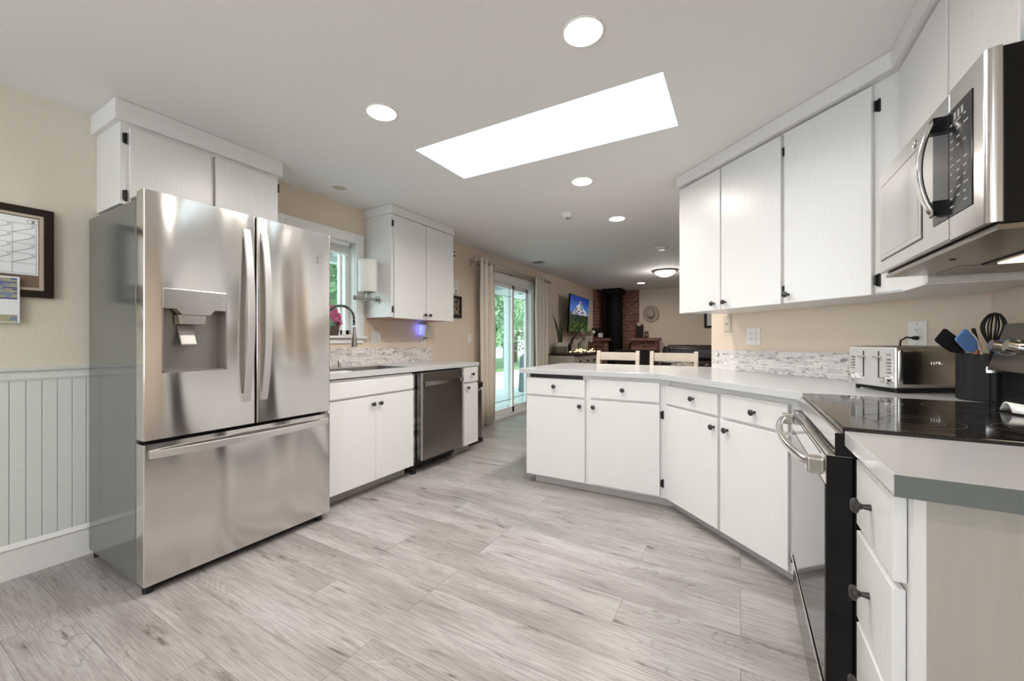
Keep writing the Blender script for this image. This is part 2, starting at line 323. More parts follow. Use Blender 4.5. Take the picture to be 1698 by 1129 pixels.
# ------------------------------------------------------------------ mesh helpers
class MB:
    def __init__(s, M_=None): s.v = []; s.f = []; s.M = M_
    def add(s, vs, fs):
        k = len(s.v)
        for p in vs:
            p = Vector(p)
            s.v.append(s.M @ p if s.M else p)
        s.f += [tuple(i + k for i in f) for f in fs]; return s
    def box(s, x0, x1, y0, y1, z0, z1):
        vs = [(x, y, z) for z in (z0, z1) for x, y in ((x0, y0), (x1, y0), (x1, y1), (x0, y1))]
        return s.add(vs, [(3, 2, 1, 0), (4, 5, 6, 7), (0, 1, 5, 4), (1, 2, 6, 5), (2, 3, 7, 6), (3, 0, 4, 7)])
    def prism(s, poly, z0, z1):
        n = len(poly); vs = [(x, y, z0) for x, y in poly] + [(x, y, z1) for x, y in poly]
        return s.add(vs, [tuple(range(n))[::-1], tuple(range(n, 2 * n))] + [(i, (i + 1) % n, n + (i + 1) % n, n + i) for i in range(n)])
    def extr(s, poly, vec):
        n = len(poly); vec = Vector(vec); vs = [Vector(p) for p in poly] + [Vector(p) + vec for p in poly]
        return s.add(vs, [tuple(range(n))[::-1], tuple(range(n, 2 * n))] + [(i, (i + 1) % n, n + (i + 1) % n, n + i) for i in range(n)])
    def tube(s, pts, r, n=8, flat=None):
        pts = [Vector(p) for p in pts]; m = len(pts); rs = r if isinstance(r, (list, tuple)) else [r] * m
        vs = []; up = None
        for i, p in enumerate(pts):
            d = (pts[min(i + 1, m - 1)] - pts[max(i - 1, 0)]).normalized()
            if up is None: up = Vector((0, 0, 1)) if abs(d.z) < .9 else Vector((1, 0, 0))
            a = (up - d * up.dot(d)).normalized(); up = a; b = d.cross(a)
            for j in range(n):
                t = 2 * PI * j / n
                vs.append(p + (a * math.cos(t) * (flat or 1) + b * math.sin(t)) * rs[i])
        fs = [tuple(range(n)), tuple(range((m - 1) * n, m * n))[::-1]]
        for i in range(m - 1):
            for j in range(n):
                k = (j + 1) % n; fs.append((i * n + j, (i + 1) * n + j, (i + 1) * n + k, i * n + k))
        return s.add(vs, fs)
    def cyl(s, p0, p1, r, r1=None, n=20): return s.tube([p0, p1], [r, r if r1 is None else r1], n)
    def lathe(s, prof, o=(0, 0, 0), axis='Z', n=24):
        vs = []
        for r, z in prof:
            for j in range(n):
                t = 2 * PI * j / n; a, b = r * math.cos(t), r * math.sin(t)
                p = {'Z': (a, b, z), 'X': (z, a, b), 'Y': (a, z, b)}[axis]
                vs.append((p[0] + o[0], p[1] + o[1], p[2] + o[2]))
        m = len(prof); fs = [tuple(range(n))[::-1], tuple(range((m - 1) * n, m * n))]
        for i in range(m - 1):
            for j in range(n):
                k = (j + 1) % n; fs.append((i * n + j, i * n + k, (i + 1) * n + k, (i + 1) * n + j))
        if axis == 'Y': fs = [f[::-1] for f in fs]
        return s.add(vs, fs)
    def ball(s, c, r, n=12, sc=(1, 1, 1)):
        prof = [(max(1e-4, r * math.sin(PI * i / n)), -r * math.cos(PI * i / n)) for i in range(n + 1)]
        vs = []; m = 2 * n
        for a, z in prof:
            for j in range(m):
                t = 2 * PI * j / m; vs.append((c[0] + a * math.cos(t) * sc[0], c[1] + a * math.sin(t) * sc[1], c[2] + z * sc[2]))
        fs = []
        for i in range(n):
            for j in range(m):
                k = (j + 1) % m; fs.append((i * m + j, i * m + k, (i + 1) * m + k, (i + 1) * m + j))
        fs += [tuple(range(m))[::-1], tuple(range(n * m, (n + 1) * m))]
        return s.add(vs, fs)

WL = {}
def wloc(o): return WL.get(o.name, Vector((0, 0, 0)))
def obj(name, mb, mat, parent=None, bevel=0, smooth=False, label=None, cat=None, group=None, kind=None, seg=2):
    lo = Vector([min(v[i] for v in mb.v) for i in range(3)]); hi = Vector([max(v[i] for v in mb.v) for i in range(3)])
    org = Vector(((lo.x + hi.x) / 2, (lo.y + hi.y) / 2, lo.z if parent is None else (lo.z + hi.z) / 2))
    if kind == 'structure': org = Vector((0, 0, 0))
    me = bpy.data.meshes.new(name); me.from_pydata([tuple(v - org) for v in mb.v], [], mb.f)
    me.materials.append(M[mat] if isinstance(mat, str) else mat)
    if smooth:
        for p in me.polygons: p.use_smooth = True
        me.set_sharp_from_angle(angle=math.radians(40))
    o = bpy.data.objects.new(name, me); C.objects.link(o)
    o.location = org - (wloc(parent) if parent else Vector((0, 0, 0)))
    if parent: o.parent = parent
    WL[o.name] = org
    if bevel:
        b = o.modifiers.new('bevel', 'BEVEL'); b.width = bevel; b.segments = seg; b.limit_method = 'ANGLE'; b.angle_limit = math.radians(40)
        b.harden_normals = False
    if label: o['label'] = label
    if cat: o['category'] = cat
    if group: o['group'] = group
    if kind: o['kind'] = kind
    return o
def thing(name, label, cat, loc=(0, 0, 0), group=None, kind=None):
    o = bpy.data.objects.new(name, None); C.objects.link(o); o.location = loc; o.empty_display_size = .05
    WL[o.name] = Vector(loc); o['label'] = label; o['category'] = cat
    if group: o['group'] = group
    if kind: o['kind'] = kind
    return o
def struct(name, mb, mat, **k): return obj(name, mb, mat, kind='structure', **k)
def text(name, s, size, Mx, mat, parent, depth=.0006):
    cu = bpy.data.curves.new(name, 'FONT'); cu.body = s; cu.size = size; cu.align_x = 'CENTER'; cu.align_y = 'CENTER'; cu.extrude = depth
    t = bpy.data.objects.new(name, cu); C.objects.link(t); dg = bpy.context.evaluated_depsgraph_get()
    me = bpy.data.meshes.new_from_object(t.evaluated_get(dg)); bpy.data.objects.remove(t)
    mb = MB(Mx); mb.add([v.co for v in me.vertices], [tuple(p.vertices) for p in me.polygons])
    return obj(name, mb, mat, parent)

def frame(ox, oy, kind):
    """local x = left to right along a cabinet face as seen from in front, local y = into it, z = up"""
    x, y = {'L': ((0, 1), (-1, 0)), 'P': ((1, 0), (0, 1)), 'D': ((.70711, -.70711), (.70711, .70711)), 'R': ((0, -1), (1, 0)), 'N': ((1, 0), (0, 1))}[kind]
    return Matrix(((x[0], y[0], 0, ox), (x[1], y[1], 0, oy), (0, 0, 1, 0), (0, 0, 0, 1)))
def loc_of(Mx, x, y, z): return Mx @ Vector((x, y, z))

# ------------------------------------------------------------------ cabinet parts
def knob(Mx, a, z, parent, y=-.02):
    mb = MB(Mx)
    mb.lathe([(.007, y), (.0065, y - .004), (.005, y - .014), (.009, y - .020), (.0155, y - .023), (.016, y - .029), (.0115, y - .0335), (.001, y - .035)], (a, 0, z), 'Y', 18)
    return obj('knob', mb, 'bronze', parent, smooth=True)
def hinge(Mx, a, z, parent, y=0.0, side=1):
    mb = MB(Mx)
    h = .052
    mb.box(a - .004, a + .012, y - .003, y, z - h / 2, z + h / 2)
    mb.cyl((a - .004, y - .008, z - h / 2 + .004), (a - .004, y - .008, z + h / 2 - .004), .0045, n=10)
    mb.box(a - .007, a - .002, y - .012, y - .003, z - h / 2 + .006, z + h / 2 - .006)
    mb.ball((a + .007, y - .003, z - h / 2 + .002), .0055, 6)
    mb.ball((a + .007, y - .003, z + h / 2 - .002), .0055, 6)
    return obj('hinge', mb, 'black', parent, smooth=True)
def slab(name, Mx, a0, a1, z0, z1, parent, knobs=(), th=.02):
    d = obj(name, MB(Mx).box(a0, a1, -th, -.0005, z0, z1), 'white', parent, bevel=.0022)
    for a, z in knobs: knob(Mx, a, z, d, -th)
    return d

# ================================================================== ROOM
CH = 2.35; LX = -3.04; FY = 9.87
struct('floor', MB().box(-3.2, 2.7, -2.8, FY + .15, -.1, 0), 'floor')
# left wall with the sink window and slider openings
WY0, WY1, WZ0, WZ1 = 1.80, 2.45, 1.19, 2.02
SY0, SY1, SZ1 = 4.60, 6.00, 2.02
mb = MB()
T = LX - .13
mb.box(T, LX, WY1, SY0, 0, CH); mb.box(T, LX, SY1, FY, 0, CH)
mb.box(T, LX, 1.30, WY0, 0, CH); mb.box(T, LX, WY0, WY1, 0, WZ0); mb.box(T, LX, WY0, WY1, WZ1, CH); mb.box(T, LX, SY0, SY1, SZ1, CH)
struct('wall_left', mb, 'wall')
struct('wall_left_front', MB().box(T, LX, -2.6, 1.30, 0, CH), 'wall_left')
struct('wall_far', MB().box(-3.17, 2.7, FY, FY + .12, 0, CH), 'wall')
mb = MB(); mb.box(-3.17, -2.75, -2.72, -2.6, 0, CH); mb.box(.45, 1.05, -2.72, -2.6, 0, CH); mb.box(-2.75, .45, -2.72, -2.6, 0, .7); mb.box(-2.75, .45, -2.72, -2.6, 2.2, CH)
struct('wall_back', mb, 'wall_left')
struct('wall_right', MB().box(.93, 1.05, -2.6, 2.5, 0, CH), 'wall')
S0, S1 = 3.43, 3.60
struct('wall_corner', MB().prism([(-.205, S0 + .205), (.93, 2.5), (1.05, 2.5), (1.05, 2.55), (-.12, S1 + .12)], 0, CH), 'wall')
mb = MB(); mb.box(1.05, 2.7, 2.50, 2.62, 0, CH); mb.box(2.58, 2.7, 2.62, FY, 0, CH)
struct('wall_living_right', mb, 'wall')
# ceiling with the skylight opening
KX0, KX1, KY0, KY1 = -1.80, -.30, 1.90, 2.43
mb = MB(); mb.box(-3.17, KX0, -2.72, FY + .12, CH, CH + .12); mb.box(KX1, 2.7, -2.72, FY + .12, CH, CH + .12)
mb.box(KX0, KX1, -2.72, KY0, CH, CH + .12); mb.box(KX0, KX1, KY1, FY + .12, CH, CH + .12)
struct('ceiling', mb, 'ceiling')
mb = MB(); a = .03
mb.box(KX0 - a, KX0, KY0 - a, KY1 + a, CH + .12, CH + .62); mb.box(KX1, KX1 + a, KY0 - a, KY1 + a, CH + .12, CH + .62)
mb.box(KX0, KX1, KY0 - a, KY0, CH + .12, CH + .62); mb.box(KX0, KX1, KY1, KY1 + a, CH + .12, CH + .62)
mb.box(KX0, KX1, KY1 - .004, KY1, CH, CH + .13); mb.box(KX0, KX1, KY0, KY0 + .004, CH, CH + .13); mb.box(KX0, KX0 + .004, KY0, KY1, CH, CH + .13); mb.box(KX1 - .004, KX1, KY0, KY1, CH, CH + .13)
M['shaft'] = plain('skylight_shaft_white', (0.66, 0.69, 0.70), 0.8, bump=.7, bscale=90, bdist=.004)
struct('window_3', mb, 'shaft')
w = struct('skylight_pane', MB().box(KX0 - .02, KX1 + .02, KY0 - .02, KY1 + .02, CH + .62, CH + .635), 'glass_dimmed')
w.name = 'window_3_pane'

# wainscot, chair rail, baseboard on the left wall up to the fridge
mb = MB(); y = 1.30; X0 = LX
n = 0
while y > -2.6:
    y2 = y - .052
    prof = [(X0, y, 0), (X0 + .010, y, 0), (X0 + .010, y2 + .006, 0), (X0 + .005, y2 + .003, 0), (X0 + .010, y2 + .0015, 0), (X0 + .010, y2 + .0005, 0), (X0 + .006, y2, 0), (X0, y2, 0)]
    mb.extr([(p[0], p[1], .10) for p in prof][::-1], (0, 0, .86)); y = y2
struct('trim_2', mb, 'wain')
mb = MB(); mb.box(X0, X0 + .018, -2.6, 1.30, 0, .135)
mb.extr([(X0, -2.6, .135), (X0 + .018, -2.6, .135), (X0 + .024, -2.6, .145), (X0 + .012, -2.6, .165), (X0, -2.6, .170)], (0, 3.9, 0))
struct('baseboard_left', mb, 'trim')
mb = MB()
mb.extr([(X0, -2.6, .940), (X0 + .012, -2.6, .942), (X0 + .018, -2.6, .955), (X0 + .016, -2.6, .985), (X0 + .030, -2.6, .995), (X0 + .032, -2.6, 1.005), (X0, -2.6, 1.010)], (0, 3.9, 0))
struct('trim_1', mb, 'wain')

# ------------------------------------------------------------------ sink window
w = thing('window_1', 'white cased window over the sink with raised blind', 'window', (LX, 2.12, WZ0), kind='structure')
mb = MB(); c = .085
mb.box(LX + .0005, LX + .02, WY0 - c, WY0, WZ0 - .01, WZ1 + c); mb.box(LX + .0005, LX + .02, WY1, WY1 + c, WZ0 - .01, WZ1 + c); mb.box(LX + .0005, LX + .02, WY0, WY1, WZ1, WZ1 + c)
obj('window_casing', mb, 'trim', w, bevel=.003)
mb = MB(); mb.box(T, LX, WY0, WY0 + .004, WZ0, WZ1); mb.box(T, LX, WY1 - .004, WY1, WZ0, WZ1); mb.box(T, LX, WY0, WY1, WZ1 - .004, WZ1); mb.box(T, LX, WY0, WY1, WZ0, WZ0 + .004)
obj('window_jamb', mb, 'trim', w)
mb = MB(); mb.box(LX - .06, LX + .045, WY0 - c - .01, WY1 + c + .02, WZ0 - .032, WZ0 - .008); mb.box(LX + .0005, LX + .018, WY0 - c, WY1 + c, WZ0 - .075, WZ0 - .032)
obj('window_sill', mb, 'trim', w, bevel=.003)
mb = MB(); X = LX - .09
for (y0, y1, z0, z1) in ((WY0, WY0 + .04, WZ0, WZ1), (WY1 - .04, WY1, WZ0, WZ1), (WY0, WY1, WZ0, WZ0 + .045), (WY0, WY1, WZ1 - .045, WZ1), (2.03, 2.06, WZ0, WZ1)): mb.box(X - .03, X + .015, y0, y1, z0, z1)
mb.box(X - .02, X + .015, WY1 - .10, WY1 - .075, WZ0, WZ1)
obj('window_frame', mb, 'trim', w, bevel=.003)
obj('pane', MB().box(X - .006, X - .001, WY0 + .03, WY1 - .03, WZ0 + .03, WZ1 - .03), 'glass', w)
mb = MB(); mb.box(LX - .06, LX - .015, WY0 + .005, WY1 - .045, WZ1 - .035, WZ1)
for i in range(7): mb.box(LX - .056, LX - .018, WY0 + .008, WY1 - .05, WZ1 - .045 - i * .008, WZ1 - .041 - i * .008)
mb.box(LX - .058, LX - .016, WY0 + .008, WY1 - .05, WZ1 - .115, WZ1 - .10)
obj('raised_blind', mb, 'trim', w)

# ------------------------------------------------------------------ sliding door
d = thing('door_1', 'white sliding patio door with slim dividers', 'sliding door', (LX, 5.2, 0), kind='structure')
mb = MB(); c = .09
mb.box(LX + .0005, LX + .02, SY0 - c, SY0, 0, SZ1 + c); mb.box(LX + .0005, LX + .02, SY1, SY1 + c - .02, 0, SZ1 + c - .02); mb.box(LX + .0005, LX + .022, SY0, SY1, SZ1, SZ1 + c)
obj('door_casing', mb, 'trim', d, bevel=.003)
mb = MB(); mb.box(T, LX, SY0, SY0 + .03, 0, SZ1); mb.box(T, LX, SY1 - .03, SY1, 0, SZ1); mb.box(T, LX, SY0, SY1, SZ1 - .03, SZ1); mb.box(T, LX + .01, SY0, SY1, 0, .035)
obj('door_frame', mb, 'trim', d)
def slider_panel(y0, y1, x, nm):
    mb = MB(); r = .058
    mb.box(x - .02, x + .02, y0, y0 + r, .04, SZ1 - .035); mb.box(x - .02, x + .02, y1 - r, y1, .04, SZ1 - .035)
    mb.box(x - .02, x + .02, y0, y1, .04, .04 + .085); mb.box(x - .02, x + .02, y0, y1, SZ1 - .035 - r, SZ1 - .035)
    p = obj(nm, mb, 'trim', d, bevel=.002)
    obj('pane', MB().box(x - .004, x + .004, y0 + r - .005, y1 - r + .005, .12, SZ1 - .09), 'glass', p)
    mb = MB()
    for yy in (y0 + r + .10, y1 - r - .10): mb.box(x + .005, x + .009, yy - .004, yy + .004, .12, SZ1 - .09)
    for zz in (.12 + .12, SZ1 - .09 - .12): mb.box(x + .005, x + .009, y0 + r, y1 - r, zz - .004, zz + .004)
    obj('muntin', mb, 'pipe', p)
    return p
p = slider_panel(4.64, 5.42, LX - .035, 'sliding_panel')
slider_panel(5.36, 5.97, LX - .085, 'fixed_panel')
mb = MB(); mb.tube([(LX - .015, 4.665, .98), (LX + .02, 4.665, 1.0), (LX + .02, 4.665, 1.12), (LX - .015, 4.665, 1.14)], .008)
obj('door_handle', mb, 'trim', p, smooth=True)

# window openings behind the camera
w = thing('window_2', 'wide window in the back wall', 'window', (-1.15, -2.66, .7), kind='structure')
mb = MB()
for x0, x1, z0, z1 in ((-2.75, -2.70, .7, 2.2), (.40, .45, .7, 2.2), (-2.75, .45, .7, .75), (-2.75, .45, 2.15, 2.2), (-1.70, -1.65, .7, 2.2), (-.65, -.60, .7, 2.2)): mb.box(x0, x1, -2.70, -2.62, z0, z1)
obj('window_frame', mb, 'trim', w)

# ================================================================== LEFT RUN
# ---- wall cabinet above the fridge
t = thing('wall_cabinet', 'white double-door cabinet high on the wall above the refrigerator', 'cabinet', (-2.9, 1.17, 1.83))
fr = frame(-2.71, 0, 'L')
obj('body', MB().box(LX + .001, -2.7105, .772, 1.565, 1.83, 2.26), 'white', t, bevel=.002)
obj('crown_board', MB().box(LX + .001, -2.690, .748, 1.588, 2.245, CH - .001), 'white', t, bevel=.004)
d = slab('door', fr, .805, 1.165, 1.845, 2.222, t); hinge(frame(-2.7105, 0, 'L'), .788, 2.165, d); hinge(frame(-2.7105, 0, 'L'), .788, 1.875, d)
d = slab('door', fr, 1.187, 1.552, 1.845, 2.222, t); hinge(frame(-2.7105, 0, 'L'), 1.560, 2.165, d)

# ---- wall cabinet right of the sink window
t = thing('wall_cabinet', 'white double-door wall cabinet right of the sink window', 'cabinet', (-2.88, 3.0, 1.345))
fr = frame(-2.70, 0, 'L')
obj('body', MB().box(LX + .001, -2.7005, 2.562, 3.432, 1.350, 2.28), 'white', t, bevel=.002)
obj('underside', MB().box(LX + .005, -2.705, 2.567, 3.427, 1.345, 1.3495), 'raw_wood', t)
obj('crown_board', MB().box(LX + .001, -2.680, 2.545, 3.452, 2.270, CH - .001), 'white', t, bevel=.004)
d = slab('door', fr, 2.588, 2.997, 1.342, 2.262, t, [(2.968, 1.388)]); hinge(frame(-2.7005, 0, 'L'), 2.577, 2.19, d); hinge(frame(-2.7005, 0, 'L'), 2.577, 1.42, d)
slab('door', fr, 3.004, 3.428, 1.342, 2.262, t, [(3.038, 1.388)])

# ---- base cabinets
fr = frame(-2.40, 0, 'L')
t = thing('base_cabinet', 'white two-door sink base cabinet between refrigerator and dishwasher', 'cabinet', (-2.7, 2.1, 0))
obj('body', MB().box(LX + .03, -2.4005, 1.70, 2.511, .09, .868), 'white', t)
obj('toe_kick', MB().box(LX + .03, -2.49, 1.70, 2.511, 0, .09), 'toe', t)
obj('false_front', MB(fr).box(1.705, 2.507, -.02, -.0005, .738, .850), 'white', t, bevel=.003)
slab('door', fr, 1.705, 2.1065, .092, .722, t, [(2.072, .668)])
slab('door', fr, 2.1085, 2.507, .092, .722, t, [(2.140, .668)])
t = thing('base_cabinet', 'narrow white base cabinet with one drawer right of dishwasher', 'cabinet', (-2.7, 3.33, 0))
obj('body', MB().box(LX + .03, -2.4005, 3.190, 3.462, .09, .876), 'white', t)
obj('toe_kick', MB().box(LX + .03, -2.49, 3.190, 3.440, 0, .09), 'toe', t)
slab('drawer', fr, 3.215, 3.455, .722, .868, t, [(3.342, .800)])
slab('door', fr, 3.215, 3.455, .092, .700, t, [(3.262, .668)])

# ---- dishwasher
t = thing('dishwasher', 'dark smudged stainless dishwasher under the left counter', 'dishwasher', (-2.7, 2.85, 0))
obj('tub', MB().box(LX + .06, -2.46, 2.565, 3.180, .09, .865), 'black_m', t)
mb = MB(); mb.box(LX + .06, -2.415, 2.522, 2.563, .10, .86)
obj('side_insulation', mb, 'insul', t)
dd = obj('door', MB().box(-2.425, -2.350, 2.574, 3.141, .115, .865), 'steel_flat', t, bevel=.006)
obj('front_skin', MB().box(-2.3497, -2.345, 2.590, 3.138, .118, .862), 'steel_dark', dd)
obj('control_strip', MB().box(-2.425, -2.352, 2.582, 3.137, .8655, .872), 'black_gloss', dd)
mb = MB(); pts = []
n = 14
for i in range(n + 1):
    u = i / n; y = 2.60 + u * .53; x = -2.338 + .024 * math.sin(PI * u)
    pts.append((x, y))
mb.extr([(x, y, .750) for x, y in pts] + [(x - .010, y, .750) for x, y in reversed(pts)], (0, 0, .035))
mb.box(-2.345, -2.328, 2.60, 2.62, .752, .783); mb.box(-2.345, -2.328, 3.11, 3.13, .752, .783)
obj('door_handle', mb, 'steel_flat', dd, smooth=True)
obj('latch_plate', MB().box(-2.400, -2.385, 2.572, 2.5745, .78, .815), 'pipe', dd)
mb = MB(); mb.box(LX + .06, -2.48, 2.54, 3.18, .03, .088)
obj('kick_plate', mb, 'black', t)
mb = MB(); mb.cyl((-2.44, 2.56, 0), (-2.44, 2.56, .11), .012); mb.cyl((-2.44, 2.56, 0), (-2.44, 2.56, .02), .028); mb.box(-2.47, -2.425, 2.535, 2.575, .06, .11)
obj('levelling_foot', mb, 'black', t, smooth=True)

# ---- left countertop with sink cut-out
CT = .915; CB = .878
mb = MB(); XF = -2.375
HX0, HX1, HY0, HY1 = -2.86, -2.47, 1.75, 2.56
mb.box(LX + .001, HX0, 1.68, 3.470, CB, CT); mb.box(HX1, XF, 1.68, 3.470, CB, CT); mb.box(HX0, HX1, 1.68, HY0, CB, CT); mb.box(HX0, HX1, HY1, 3.470, CB, CT)
obj('countertop', mb, 'counter', label='pale grey countertop with sink along the left window wall', cat='countertop')
mb = MB(); e = .004
mb.box(HX0 + e, HX0 + .012, HY0 + e, HY1 - e, .70, CT - .003); mb.box(HX1 - .012, HX1 - e, HY0 + e, HY1 - e, .70, CT - .003)
mb.box(HX0 + e, HX1 - e, HY0 + e, HY0 + .012, .70, CT - .003); mb.box(HX0 + e, HX1 - e, HY1 - .012, HY1 - e, .70, CT - .003); mb.box(HX0 + e, HX1 - e, HY0 + e, HY1 - e, .69, .70)
M['sinkm'] = plain('grey_composite_sink', (0.16, 0.145, 0.13), 0.4, bump=.3, bscale=200, var=.3)
obj('sink', mb, 'sinkm', label='dark grey sink set into the left countertop', cat='sink')
obj('backsplash', MB().box(LX + .001, LX + .010, 1.68, 3.473, CT, 1.072), 'mosaic_y', label='marble mosaic backsplash strip behind the sink', cat='backsplash')
mb = MB()
for i in range(9):
    y = 1.695 + i * .028
    mb.box(-2.50, -2.44, y, y + .010, CT + .001, CT + .005)
for x in (-2.50, -2.47, -2.44): mb.box(x - .004, x + .004, 1.69, 1.935, CT + .001, CT + .006)
obj('drain_mat', mb, 'plastic_w', label='white slatted drain mat on the counter edge at sink', cat='mat')

# ---- faucet
t = thing('faucet', 'chrome spring-neck kitchen faucet with pull-down sprayer', 'faucet', (-2.93, 2.09, CT))
mb = MB(); mb.lathe([(.030, 0), (.030, .006), (.017, .010), (.016, .22), (.012, .225)], (-2.93, 2.09, CT)); mb.tube([(-2.93, 2.09, CT + .10), (-2.93, 2.04, CT + .12), (-2.93, 2.00, CT + .16)], .007)
obj('body', mb, 'nickel', t, smooth=True)
ar = []
bx, by, ex, ey = -2.93, 2.09, -2.72, 2.185
zt = 1.315
for i in range(6): ar.append((bx, by, CT + .22 + (zt - CT - .22) * i / 6))
for i in range(17):
    a = PI * i / 16; u = .5 - .5 * math.cos(a)
    ar.append((bx + (ex - bx) * u, by + (ey - by) * u, zt + .108 * math.sin(a)))
ar.append((ex, ey, zt - .05))
obj('hose', MB().tube(ar, .008, 10), 'black_m', t, smooth=True)
# spring coil around the hose
co = []; turns = 34; N_ = turns * 10
def along(u):
    f = u * (len(ar) - 1); i = min(int(f), len(ar) - 2); p, q = Vector(ar[i]), Vector(ar[i + 1]); return p.lerp(q, f - i), (q - p).normalized()
for i in range(N_ + 1):
    p, dr = along(i / N_); a_ = dr.cross(Vector((.41, -.91, 0))).normalized(); b_ = dr.cross(a_); th = 2 * PI * turns * i / N_
    co.append(p + (a_ * math.cos(th) + b_ * math.sin(th)) * .0125)
obj('spring', MB().tube(co, .0024, 5), 'nickel', t, smooth=True)
mb = MB(); mb.lathe([(.012, 0), (.023, 0), (.024, .004), (.017, .09), (.013, .125), (.012, .16)], (ex, ey, 1.088))
obj('spray_head', mb, 'nickel', t, smooth=True)
obj('docking_arm', MB().tube([(bx, by, 1.155), (ex - .02, ey - .01, 1.155)], .006), 'nickel', t, smooth=True)
mb = MB(); mb.lathe([(.020, 0), (.020, .005), (.017, .006), (.017, .055), (.015, .058), (.001, .059)], (-2.93, 2.205, CT + .0005))
obj('air_gap_cap', mb, 'chrome', smooth=True, label='short chrome air gap cap beside the faucet', cat='cap')

# ---- orchid pot on the sill
t = thing('potted_flower', 'magenta artificial orchid in a dark square pot on window sill', 'plant', (-3.0, 2.255, WZ0 - .008))
px, py, pz = -3.022, 2.215, WZ0 - .0075
mb = MB(); mb.add([(px - .030, py - .030, pz), (px + .030, py - .030, pz), (px + .030, py + .030, pz), (px - .030, py + .030, pz), (px - .038, py - .038, pz + .085), (px + .038, py - .038, pz + .085), (px + .038, py + .038, pz + .085), (px - .038, py + .038, pz + .085)], [(3, 2, 1, 0), (4, 5, 6, 7), (0, 1, 5, 4), (1, 2, 6, 5), (2, 3, 7, 6), (3, 0, 4, 7)])
obj('pot', mb, 'soil_pot', t, bevel=.003)
def blossom(mb, c, r, nrm, n=5):
    nrm = Vector(nrm).normalized(); a = nrm.orthogonal().normalized(); b = nrm.cross(a); c = Vector(c)
    for k in range(n):
        th = 2 * PI * k / n + random.random() * .3; dr = a * math.cos(th) + b * math.sin(th); sd = nrm.cross(dr)
        p = [c, c + dr * r * .5 + sd * r * .42 + nrm * r * .15, c + dr * r + sd * r * .22 + nrm * r * .05, c + dr * r * 1.05 - sd * r * .1, c + dr * r * .5 - sd * r * .45 + nrm * r * .15]
        q = [x - nrm * .0015 for x in p]
        mb.add(p + q, [(0, 1, 2, 3, 4), (9, 8, 7, 6, 5), (0, 5, 6, 1), (1, 6, 7, 2), (2, 7, 8, 3), (3, 8, 9, 4), (4, 9, 5, 0)])
mb = MB()
for (dx, dy, dz) in ((0, .02, .20), (.01, -.02, .17), (.0, .045, .165), (.015, .01, .135), (0, -.04, .20), (.01, .05, .11), (.0, -.01, .235)): blossom(mb, (px + dx, py + dy, pz + dz), .032, (1, random.uniform(-.6, .2), random.uniform(-.2, .5)))
obj('blossoms', mb, 'petal', t)
mb = MB()
for (dx, dy, dz) in ((.02, .025, .105), (.0, .055, .13)): blossom(mb, (px + dx, py + dy, pz + dz), .024, (1, -.3, 0))
obj('dark_blossoms', mb, 'petal_dark', t)
mb = MB()
for dx, dy in ((0, .02), (.0, -.02), (.005, .04)): mb.tube([(px, py, pz + .08), (px + dx, py + dy * .6, pz + .14), (px + dx, py + dy, pz + .2)], .002, 5)
obj('stems', mb, 'stem', t)

# ---- pipe holder with paper roll, on the side of the wall cabinet
t = thing('paper_towel_holder', 'grey pipe holder with upright white roll beside sink window', 'holder', (-2.87, 2.44, 1.50))
hx, hz = -2.87, 1.508
mb = MB(); mb.lathe([(.036, 2.561), (.036, 2.553), (.020, 2.550), (.018, 2.535), (.0125, 2.533), (.0125, 2.480), (.019, 2.478), (.019, 2.420), (.0125, 2.418), (.0125, 2.330), (.018, 2.328), (.019, 2.305), (.012, 2.297), (.001, 2.295)][::-1], (hx, 0, hz), 'Y', 18)
mb.cyl((hx, 2.449, hz), (hx, 2.449, hz + .045), .018, n=16); mb.cyl((hx, 2.449, hz + .040), (hx, 2.449, hz + .335), .0115, n=12); mb.cyl((hx, 2.449, hz + .055), (hx, 2.449, hz + .060), .05, n=20)
obj('pipe_bracket', mb, 'pipe', t, smooth=True)
mb = MB(); mb.lathe([(.02, 0), (.076, 0), (.079, .004), (.079, .276), (.076, .28), (.02, .28)], (hx, 2.449, hz + .062), n=36)
obj('paper_roll', mb, 'sconce_w', t, smooth=True)

# ---- wall plates
def plate(name, Mx, a, z, w, h, mat, label, cat, kind_='switch', gang=1, hole='black', group=None):
    o = thing(name, label, cat, loc_of(Mx, a, 0, z), group)
    obj('cover_plate', MB(Mx).box(a - w / 2, a + w / 2, -.006, -.0005, z - h / 2, z + h / 2), mat, o, bevel=.002)
    for g in range(gang):
        c = a + (g - (gang - 1) / 2) * .046
        if kind_ == 'rocker': obj('rocker', MB(Mx).box(c - .016, c + .016, -.010, -.0055, z - .033, z + .033), mat, o, bevel=.002)
        if kind_ in ('outlet',):
            for dz in (-.02, .02):
                s_ = obj('socket', MB(Mx).lathe([(.0165, -.0055), (.0165, -.008)][::-1], (c, 0, z + dz), 'Y', 20), mat, o)
                mb = MB(Mx); mb.box(c - .007, c - .005, -.0086, -.0078, z + dz - .003, z + dz + .006); mb.box(c + .005, c + .007, -.0086, -.0078, z + dz - .003, z + dz + .006); mb.box(c - .002, c + .002, -.0086, -.0078, z + dz - .010, z + dz - .006)
                obj('slots', mb, hole, s_)
        if kind_ == 'jack': obj('jack_hole', MB(Mx).lathe([(.005, -.0055), (.005, -.008)][::-1], (c, 0, z), 'Y', 12), 'black', o)
        mb = MB(Mx)
        for dz in (-h / 2 + .012, h / 2 - .012): mb.lathe([(.003, -.0055), (.003, -.0068)][::-1], (c, 0, z + dz), 'Y', 8)
        obj('screws', mb, 'pipe', o)
    return o
fl = frame(LX, 0, 'L')
plate('wall_plate', fl, 2.690, 1.173, .116, .116, 'plastic_w', 'double white switch plate left above the sink backsplash', 'switch', 'rocker', 2)
